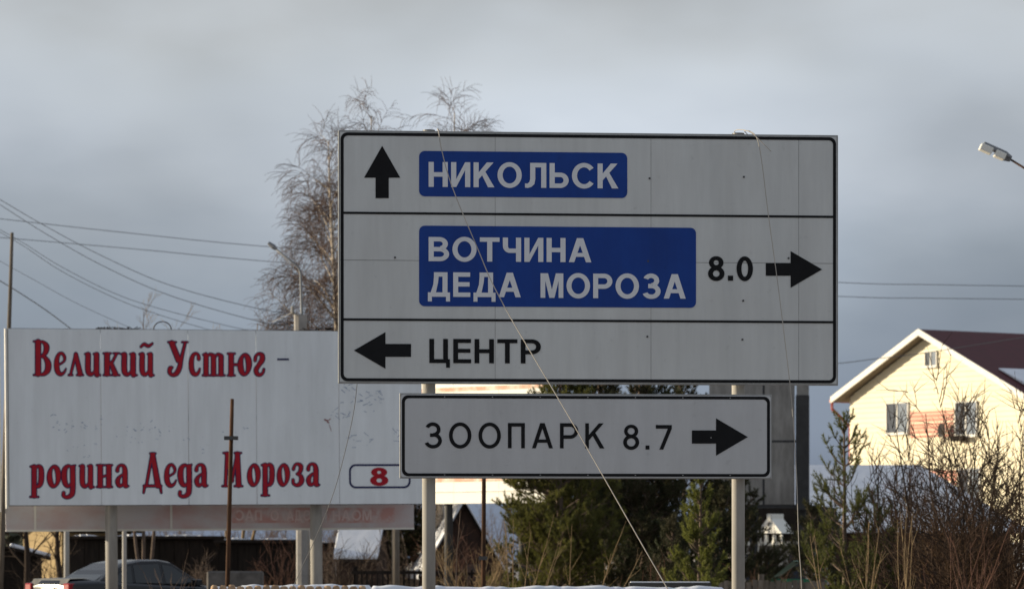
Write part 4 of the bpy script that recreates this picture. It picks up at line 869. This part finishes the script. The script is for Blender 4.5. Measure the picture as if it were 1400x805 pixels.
# house with white veranda behind the right post
q = gpos(1062, 108)
t = thing('house', 'grey house with white veranda trim behind the right sign post', 'house', q, R(-12))
part('wall', MB().box(-1.35, 1.2, 0, 4, -.2, 2.1), M['greyboard'], t)
part('roof', MB().prism([(-1.6, 2.1), (1.45, 2.1), (1.2, 3.1), (-1.35, 3.1)], -.3, 4.2), M['darkwood'], t)
for (a, b) in ((-.95, -.55), (-.42, .1), (.3, .9)): window_at(t, a, b, .75, 1.75, -.003, 1)
for x in (-1.0, -.48, .2, .95): part('veranda_post', MB().box(x - .03, x + .03, -.5, -.42, -.1, 1.95), M['trim'], t)
part('veranda_trim', MB().box(-1.1, 1.0, -.52, -.4, 1.952, 2.06), M['lampwhite'], t)
Mr = Matrix.Translation((-.1, -.95, 0)) @ Matrix.Rotation(R(-40), 4, 'Z')
def pz(pts, y0, y1): m = MB().prism(pts, y0, y1); m.v = [tuple(Mr @ Vector(p)) for p in m.v]; return m
pg = part('porch_gable', pz([(-.55, 2.3), (.55, 2.3), (.08, 2.72), (.08, 2.86), (-.08, 2.86), (-.08, 2.72)], 0, .5), M['lampwhite'], t)
for x in (-.48, -.18, .16, .46): part('porch_rail', pz([(x - .07, 1.95), (x + .07, 1.95), (x + .05, 2.26), (x - .05, 2.26)], .04, .1), M['lampwhite'], pg)
# green tarp
a = at(1052, 790, 82); b = at(1128, 790, 82); c = at(1082, 766, 82)
o = thing('green_canopy', 'small green pitched canopy behind the board fence', 'canopy', ((a.x + b.x) / 2, 82, 0))
part('cover', MB().add([(a.x, 81.5, a.z), (c.x, 81.5, c.z), (c.x + .35, 83, c.z + .02), (a.x + .3, 83, a.z + .05), (b.x, 81.5, c.z - .25), (b.x + .2, 83, c.z - .2)], [(0, 1, 2, 3), (1, 4, 5, 2)]), M['greenroof'], o, world=True)
part('front_board', MB().box(a.x, b.x, 81.4, 81.46, a.z - .09, a.z - .01), M['greenroof'], o, world=True)
for X in (a.x + .05, b.x - .05): part('post', MB().box(X - .04, X + .04, 81.52, 81.6, -.2, a.z - .02), M['wood'], o, world=True)

# snow-roofed barn
D = 122; q = at(1185, 765, D); gz = ground_z(q.x, D)
o = thing('barn', 'barn with a broad snow-covered hipped roof in front of the cream house', 'barn', (q.x, D, gz))
r0, r1 = at(1075, 641, D), at(1258, 641, D); e0, e1 = at(1073, 728, D - 3.2), at(1405, 738, D - 3.2); e0.x = r0.x
part('wall', MB().box(e0.x + .3, e1.x - .5, D - 2.9, D + 2.9, gz - .3, e0.z + .05), M['brownwood'], o, world=True)
zt = e0.z
rf = part('roof', MB().add([(e0.x, D - 3.2, zt), (e1.x, D - 3.2, zt), (e1.x, D + 3.2, zt), (e0.x, D + 3.2, zt), (r0.x, D, r0.z), (r1.x, D, r1.z)], [(0, 1, 5, 4), (1, 2, 5), (2, 3, 4, 5), (3, 0, 4), (0, 3, 2, 1)]), M['darkwood'], o, world=True)
part('snow_layer', MB().add([(e0.x, D - 3.25, zt + .1), (e1.x + .05, D - 3.25, zt + .1), (e1.x + .05, D + 3.2, zt + .1), (e0.x, D + 3.2, zt + .1), (r0.x, D, r0.z + .14), (r1.x, D, r1.z + .14), (e0.x, D - 3.25, zt + .01), (e1.x + .05, D - 3.25, zt + .01)], [(0, 1, 5, 4), (1, 2, 5), (2, 3, 4, 5), (6, 7, 1, 0)]), M['snow'], rf, world=True)

# ---- cream house
D = 160; ph = R(57); q = at(1270, 765, D); hz = ground_z(q.x, D)
hs = thing('house', 'cream sided two-storey house with dark red roof and red gutter at the right', 'house', (q.x, D, hz), -ph)
def PH(px, py, y=0.0): return on_plane(hs, px, py, y)
ridge_z = PH(1271, 449, -.5)[1]; el = PH(1138, 543, -.5); hwid = abs(el[0]) - .6; eav = abs(el[0]); eaz = el[1]
slope = (ridge_z - eaz) / eav; wall_h = ridge_z - .25 - slope * hwid; dep = 11
XR = .9                                  # the right half of the gable runs further down
part('wall', MB().prism([(-hwid, -.5), (hwid + XR, -.5), (hwid + XR, wall_h - slope * XR), (0, wall_h + slope * hwid), (-hwid, wall_h)], .05, dep), M['siding'], hs)
sd_ = MB(); z = 0; lap = .22
while z < wall_h + slope * hwid - .1:
    zz = z + lap
    def lims(q): return (min(hwid, max(.05, (wall_h + slope * hwid - q) / slope)), min(hwid + XR, max(.05, (wall_h + slope * hwid - q) / slope)))
    (l0, r0_), (l1, r1_) = lims(z), lims(zz)
    sd_.add([(-l0, -.012, z), (r0_, -.012, z), (r1_, .035, zz), (-l1, .035, zz), (-l0, .04, z), (r0_, .04, z)], [(0, 1, 2, 3), (4, 5, 1, 0)]); z += lap
part('siding', sd_, M['siding'], hs, kind='stuff')
for s in (-1, 1):
    E_ = eav + (XR if s > 0 else 0); Z_ = eaz - (slope * XR if s > 0 else 0)
    rf = part('roof', MB().prism([(0, ridge_z - .16), (s * E_, Z_ - .16), (s * E_, Z_), (0, ridge_z)], -.55, dep + .5), M['roofred'], hs)
    part('soffit', MB().prism([(0, ridge_z - .20), (s * E_, Z_ - .20), (s * E_, Z_ - .165), (0, ridge_z - .165)], -.5, dep + .4), M['soffit'], rf)
    part('verge_board', MB().prism([(0, ridge_z - .26), (s * (E_ + .02), Z_ - .26), (s * (E_ + .02), Z_ + .02), (0, ridge_z + .02)], -.6, -.553), M['trim'], rf)
    if s > 0:
        for (e0_, e1_, y0, y1) in ((.62, .93, .2, 9.5), (.5, .6, 5.5, 10.5)):
            part('snow_layer', MB().prism([(s * E_ * e0_, ridge_z + (Z_ - ridge_z) * e0_ + .035), (s * E_ * e1_, ridge_z + (Z_ - ridge_z) * e1_ + .035), (s * E_ * e1_, ridge_z + (Z_ - ridge_z) * e1_ + .2), (s * E_ * e0_, ridge_z + (Z_ - ridge_z) * e0_ + .1)], y0, y1), M['snow'], rf, bevel=.04)
part('gutter', MB().box(-eav - .16, -eav - .03, -.55, dep + .4, eaz - .22, eaz - .1), M['redpipe'], hs)
part('downpipe', MB().tube([(-eav - .09, -.45, eaz - .2), (-eav - .09, -.45, eaz - .5), (-hwid - .1, .1, eaz - 1.3), (-hwid - .1, .1, 0)], .065, 8), M['redpipe'], hs)
for (a, b, c, d, pr) in ((1212.5, 1243, 550.5, 592, 2), (1306.5, 1337, 549, 595, 2), (1311, 1341, 640, 682, 2), (1215, 1244, 640, 682, 2), (1265, 1282, 480, 500.5, 2)):
    X0, Z1 = PH(a, c); X1, Z0 = PH(b, d)
    wd = window_at(hs, X0, X1, Z0, Z1, -.02, pr, gm=('glass', 'curtain'))
    part('sill', MB().box(X0 - .06, X1 + .06, -.16, -.052, Z0 - .06, Z0 - .002), M['trim'], wd)
    if c == 549: part('flower_box', MB().box(X0 + .05, X0 + .9, -.35, -.17, Z0 - .22, Z0 + .02), M['darkwood'], wd)
for (a, b, c, d) in ((1245, 1304, 556, 596), (1272, 1309, 641, 662)):
    X0, Z1 = PH(a, c); X1, Z0 = PH(b, d); z = Z0; cl = MB(); n = int((Z1 - Z0) / .17)
    for k in range(n): cl.box(X0, X1, -.03, .001, Z0 + k * .17, Z0 + k * .17 + (.135 if k % 3 else .10))
    part('red_cladding', cl, M['pinkpanel'], hs, kind='stuff')
X, Z = PH(1296, 588); dv = MB(); 
for i in range(6):
    for k in range(14):
        r = .27 * i / 5; dv.v.append((X + r * math.cos(6.283 * k / 14), -.35 + .12 * (1 - (i / 5) ** 2), Z + r * 1.15 * math.sin(6.283 * k / 14)))
dv.f = [(i * 14 + k, i * 14 + (k + 1) % 14, (i + 1) * 14 + (k + 1) % 14, (i + 1) * 14 + k) for i in range(5) for k in range(14)]
ds = part('satellite_dish', dv, M['dish'], hs, smoothf=True); part('dish_arm', MB().tube([(X, -.26, Z), (X, .0, Z - .1)], .025, 6).tube([(X, -.3, Z - .38), (X, -.7, Z - .1)], .015, 6), M['dish'], ds)
X, Z = PH(1385, 449, 6); rz = ridge_z
part('chimney', MB().box(-.35, .35, 8.6, 9.3, rz - .5, rz + .35), M['darkframe'], hs)

# ================================================================== VEGETATION
birch = [dict(n=14, wander=.022, grav=.05, kids=46, ang=46, rk=.5, ref2=4.5, ref=1, taper=.9, lift=.10, prof=lambda f: (1.2 - 1.08 * f) * min(1, .45 + f * 1.6), **{'from': .18}),
         dict(n=8, wander=.10, grav=-.05, kids=20, ang=48, rk=.5, ref2=1.5, ref=3.0, taper=.85, rmin=.009, **{'from': .2}),
         dict(n=6, wander=.12, grav=-.22, kids=14, ang=42, rk=.55, ref2=.85, ref=1.4, taper=.7, rmin=.007, **{'from': .1}),
         dict(n=5, wander=.12, grav=-.3, kids=0, ang=30, rk=.6, ref2=.4, ref=1, taper=.5, rmin=.006, **{'from': .1})]
bt = 'bare birches behind the signs'
def gp(px, D): p = at(px, 765, D); return (p.x, D, ground_z(p.x, D))
bare_tree('birch_tree', 'bare birch with drooping twigs left of the sign, behind the street lamp', 'birch tree', gp(486, 110), birch, 13.9, .17, 11, (M['birch'], M['twig']), bt, dirs=((-.075, 0, 1),))
bare_tree('birch_tree', 'slim birch whose top rises above the sign left corner', 'birch tree', gp(520, 114), birch, 15.2, .16, 12, (M['birch'], M['twig']), bt, dirs=((-.01, 0, 1),))
bare_tree('birch_tree', 'rounded birch top showing above the blue plate of the sign', 'birch tree', gp(600, 112), birch, 15.0, .17, 14, (M['birch'], M['twig']), bt, dirs=((.01, 0, 1),))
sap = [dict(n=8, wander=.06, grav=.03, kids=12, ang=30, rk=.5, ref2=1.3, ref=1, taper=.85, lift=.1, **{'from': .25}),
       dict(n=6, wander=.1, grav=.05, kids=8, ang=35, rk=.55, ref2=.7, ref=1.2, taper=.8, rmin=.007, **{'from': .15}),
       dict(n=4, wander=.12, grav=.03, kids=4, ang=35, rk=.6, ref2=.35, ref=.6, taper=.7, rmin=.006, **{'from': .2}),
       dict(n=3, wander=.12, grav=.0, kids=0, ang=30, rk=.6, ref2=.3, ref=1, taper=.6, rmin=.005, **{'from': .1})]
bare_tree('bare_tree', 'small bare tree top above the billboard left of the wire hoop', 'tree', gp(200, 105), sap, 8.6, .07, 21, (M['bark'], M['paletwig']), dirs=((.0, 0, 1), (.1, 0, .95), (-.12, 0, .9)))
bare_tree('bare_tree', 'faint bare tree top above the billboard centre', 'tree', gp(322, 112), sap, 8.7, .07, 22, (M['paletwig'], M['paletwig']), dirs=((.0, 0, 1), (.15, 0, .95), (-.15, 0, .93)))
# trunks before the yellow house
dk = [dict(n=8, wander=.08, grav=.02, kids=9, ang=55, rk=.4, ref2=1.5, ref=1, taper=.6, lift=.15, **{'from': .25})] + sap[1:]
bare_tree('bare_tree', 'dark bare tree with spreading branches before the yellow house', 'tree', gp(39, 98), dk, 3.6, .11, 31, (M['darktwig'], M['darktwig']))
bare_tree('bare_tree', 'dark bare tree at the right edge of the yellow house', 'tree', gp(84, 97), dk, 3.4, .09, 33, (M['darktwig'], M['darktwig']))
# thicket
bush = [dict(n=7, wander=.10, grav=.04, kids=9, ang=32, rk=.5, ref2=.8, ref=1, taper=.8, lift=.1, **{'from': .2}),
        dict(n=5, wander=.13, grav=.05, kids=6, ang=35, rk=.6, ref2=.5, ref=.8, taper=.75, rmin=.006, **{'from': .15}),
        dict(n=4, wander=.15, grav=.02, kids=0, ang=35, rk=.6, ref2=.35, ref=.6, taper=.7, rmin=.005, **{'from': .2})]
def fan(rng, n, sp): return tuple((rng.uniform(-sp, sp), rng.uniform(-sp, sp), rng.uniform(.6, 1)) for _ in range(n))
rng = random.Random(77)
tk = [('brown leafless shrub behind the car bonnet', 262, 98, 1.6, 'bark'), ('reddish leafless shrub beside the grey concrete post', 385, 96, 2.2, 'redstalk'), ('straw coloured shrub before the right billboard post', 455, 100, 2.5, 'bark'),
      ('brown shrub right of the snowy cabin', 560, 99, 2.0, 'bark'), ('reddish shrub before the steep-roofed cabin', 618, 97, 2.5, 'redstalk'), ('pale shrub left of the second rusty pole', 646, 78, 2.0, 'paletwig'), ('dark shrub at the far left below the billboard', 66, 90, 1.5, 'darktwig'),
      ('brown shrub between concrete post and snowy cabin', 478, 97, 1.7, 'darktwig'), ('tangled brown shrub behind the dark shed by the rusty pole', 345, 116, 3.0, 'bark'), ('dark shrub in front of the white porch', 1056, 101, 2.9, 'darktwig')]
for lab, px, D, h, m in tk:
    bare_tree('shrub', lab, 'shrub', gp(px, D), bush, h, .022, int(px), (M[m], M[m]), 'leafless shrubs in the yards', dirs=fan(rng, 9, .45), split=1)
th = []; rng = random.Random(41)
for k in range(150):
    D = rng.uniform(124, 150); px = rng.uniform(90, 700); p = at(px, 765, D)
    grow(th, rng, (p.x, D, ground_z(p.x, D) - .1), (rng.uniform(-.2, .2), 0, 1), rng.uniform(2.2, 3.6), .03, 0, bush)
o = link('thicket', seg_mesh('thicket', th, 3), M['bark']); o['kind'] = 'stuff'; o['label'] = 'brown leafless thicket behind the sheds'; o['category'] = 'thicket'

# pines
pine('pine_tree', 'broad dark green pine behind the lower board', gp(765, 80), 7.0, 2.0, 1, M['needle'], 'pines', kids=9, nn=52, nw=.014, whorl=.26)
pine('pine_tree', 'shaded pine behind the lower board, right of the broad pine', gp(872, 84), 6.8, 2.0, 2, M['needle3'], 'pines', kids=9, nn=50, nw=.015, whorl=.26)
pine('pine_tree', 'young bright green pine left of the right sign post', gp(958, 56), 2.95, .95, 3, M['needle2'], 'pines', whorl=.28, kids=11, nn=84, nl=.06, nw=.011, droop=-.14, pw=1.1, elv=22)
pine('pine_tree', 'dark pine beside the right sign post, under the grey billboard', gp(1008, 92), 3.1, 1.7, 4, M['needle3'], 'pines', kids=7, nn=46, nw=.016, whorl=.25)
pine('pine_tree', 'pine with upright shoots left of the cream house', gp(1156, 58), 3.65, 1.15, 6, M['needle4'], 'pines', whorl=.34, kids=9, nn=64, nl=.055, nw=.010, droop=-.16, pw=.6, elv=18)
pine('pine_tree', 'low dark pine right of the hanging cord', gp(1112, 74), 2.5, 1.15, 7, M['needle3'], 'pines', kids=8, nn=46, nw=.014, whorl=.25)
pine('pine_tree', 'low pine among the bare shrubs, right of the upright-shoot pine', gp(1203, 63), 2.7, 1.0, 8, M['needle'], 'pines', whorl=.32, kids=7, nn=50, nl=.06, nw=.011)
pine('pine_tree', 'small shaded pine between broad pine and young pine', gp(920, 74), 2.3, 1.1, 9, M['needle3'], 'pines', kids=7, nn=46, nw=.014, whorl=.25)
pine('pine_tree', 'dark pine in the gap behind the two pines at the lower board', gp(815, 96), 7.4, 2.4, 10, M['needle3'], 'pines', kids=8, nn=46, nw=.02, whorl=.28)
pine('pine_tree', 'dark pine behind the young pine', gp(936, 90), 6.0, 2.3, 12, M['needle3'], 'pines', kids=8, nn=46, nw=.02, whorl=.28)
pine('pine_tree', 'added dark pine shading the steep-roofed cabin from the left, under the billboard', gp(532, 113), 7.0, 1.7, 13, M['needle3'], 'pines', kids=9, nn=50, nw=.024, whorl=.22)  # mostly hidden pine, added to throw shade on the cabin's snowy slope

# bare shrubs at the right
big = [dict(n=9, wander=.09, grav=.03, kids=9, ang=35, rk=.5, ref2=1.5, ref=1, taper=.8, lift=.12, **{'from': .25})] + [dict(bush[0], kids=6, ref2=.8, ref=1.3, rmin=.009), dict(bush[1], kids=4, rmin=.007), dict(bush[2], rmin=.006)]
rng = random.Random(15)
for lab, px, D, h, k, sp, m in (('tall dark leafless shrub in front of the cream house', 1285, 57, 3.6, 6, .38, 'darktwig'), ('forked dark leafless tree at the right edge', 1352, 55, 3.9, 4, .34, 'darktwig'),
        ('leafless shrub partly cut by the right edge', 1398, 58, 3.9, 5, .3, 'darktwig'), ('dense leafless shrub below the satellite dish', 1318, 54, 2.5, 6, .5, 'browntwig'), ('leafless shrub before the snowy barn', 1243, 59, 2.7, 6, .45, 'browntwig'),
        ('low dense leafless shrub at the bottom right corner', 1375, 53, 2.0, 6, .55, 'browntwig'), ('low golden-brown tangled shrub in the bottom right part', 1325, 54, 1.35, 5, .6, 'paletwig2'), ('slender leafless shrub rising to the gable window', 1303, 59, 4.2, 3, .16, 'bark')):
    bare_tree('shrub', lab, 'shrub', gp(px, D), big, h, .034, int(px), (M[m], M[m]), 'bare shrubs at the right', dirs=fan(rng, k, sp), split=1)
st = [dict(n=7, wander=.08, grav=.03, kids=5, ang=28, rk=.6, ref2=.5, ref=1, taper=.75, lift=.1, **{'from': .35}), dict(n=4, wander=.12, grav=.05, kids=0, ang=30, rk=.6, ref2=.3, ref=.6, taper=.7, rmin=.004, **{'from': .2})]
for lab, px, D, h, k, sp, m in (('straw coloured sapling stems before the pine at right', 1175, 50, 2.2, 5, .2, 'paletwig'), ('pale forked sapling stems at lower right', 1238, 48, 2.55, 6, .22, 'paletwig'), ('reddish sapling stems at lower right', 1290, 47, 2.2, 9, .3, 'redstalk'),
        ('reddish weed stems in the bottom right corner', 1345, 46, 1.9, 10, .35, 'redstalk'), ('pale dry stems in front of the broad pine', 706, 52, 2.3, 7, .3, 'paletwig'), ('pale dry stems right of the broad pine trunk', 790, 54, 2.1, 4, .35, 'paletwig'),
        ('red-brown dock stalks before the shaded pine', 880, 56, 1.75, 9, .3, 'redstalk'), ('dry stems between left sign post and rusty pole', 636, 53, 2.3, 5, .35, 'bark'), ('low red-brown weeds behind the board fence', 1045, 72, 1.55, 12, .5, 'redstalk'),
        ('small dry weed beside the car', 232, 66, 1.5, 8, .35, 'bark'), ('single crooked stem under the hanging cord', 1140, 49, 2.1, 2, .12, 'paletwig')):
    bare_tree('sapling', lab, 'sapling', gp(px, D), st, h, .013, int(px * 3), (M[m], M[m]), 'dry stems and saplings', dirs=fan(rng, k, sp), split=1)
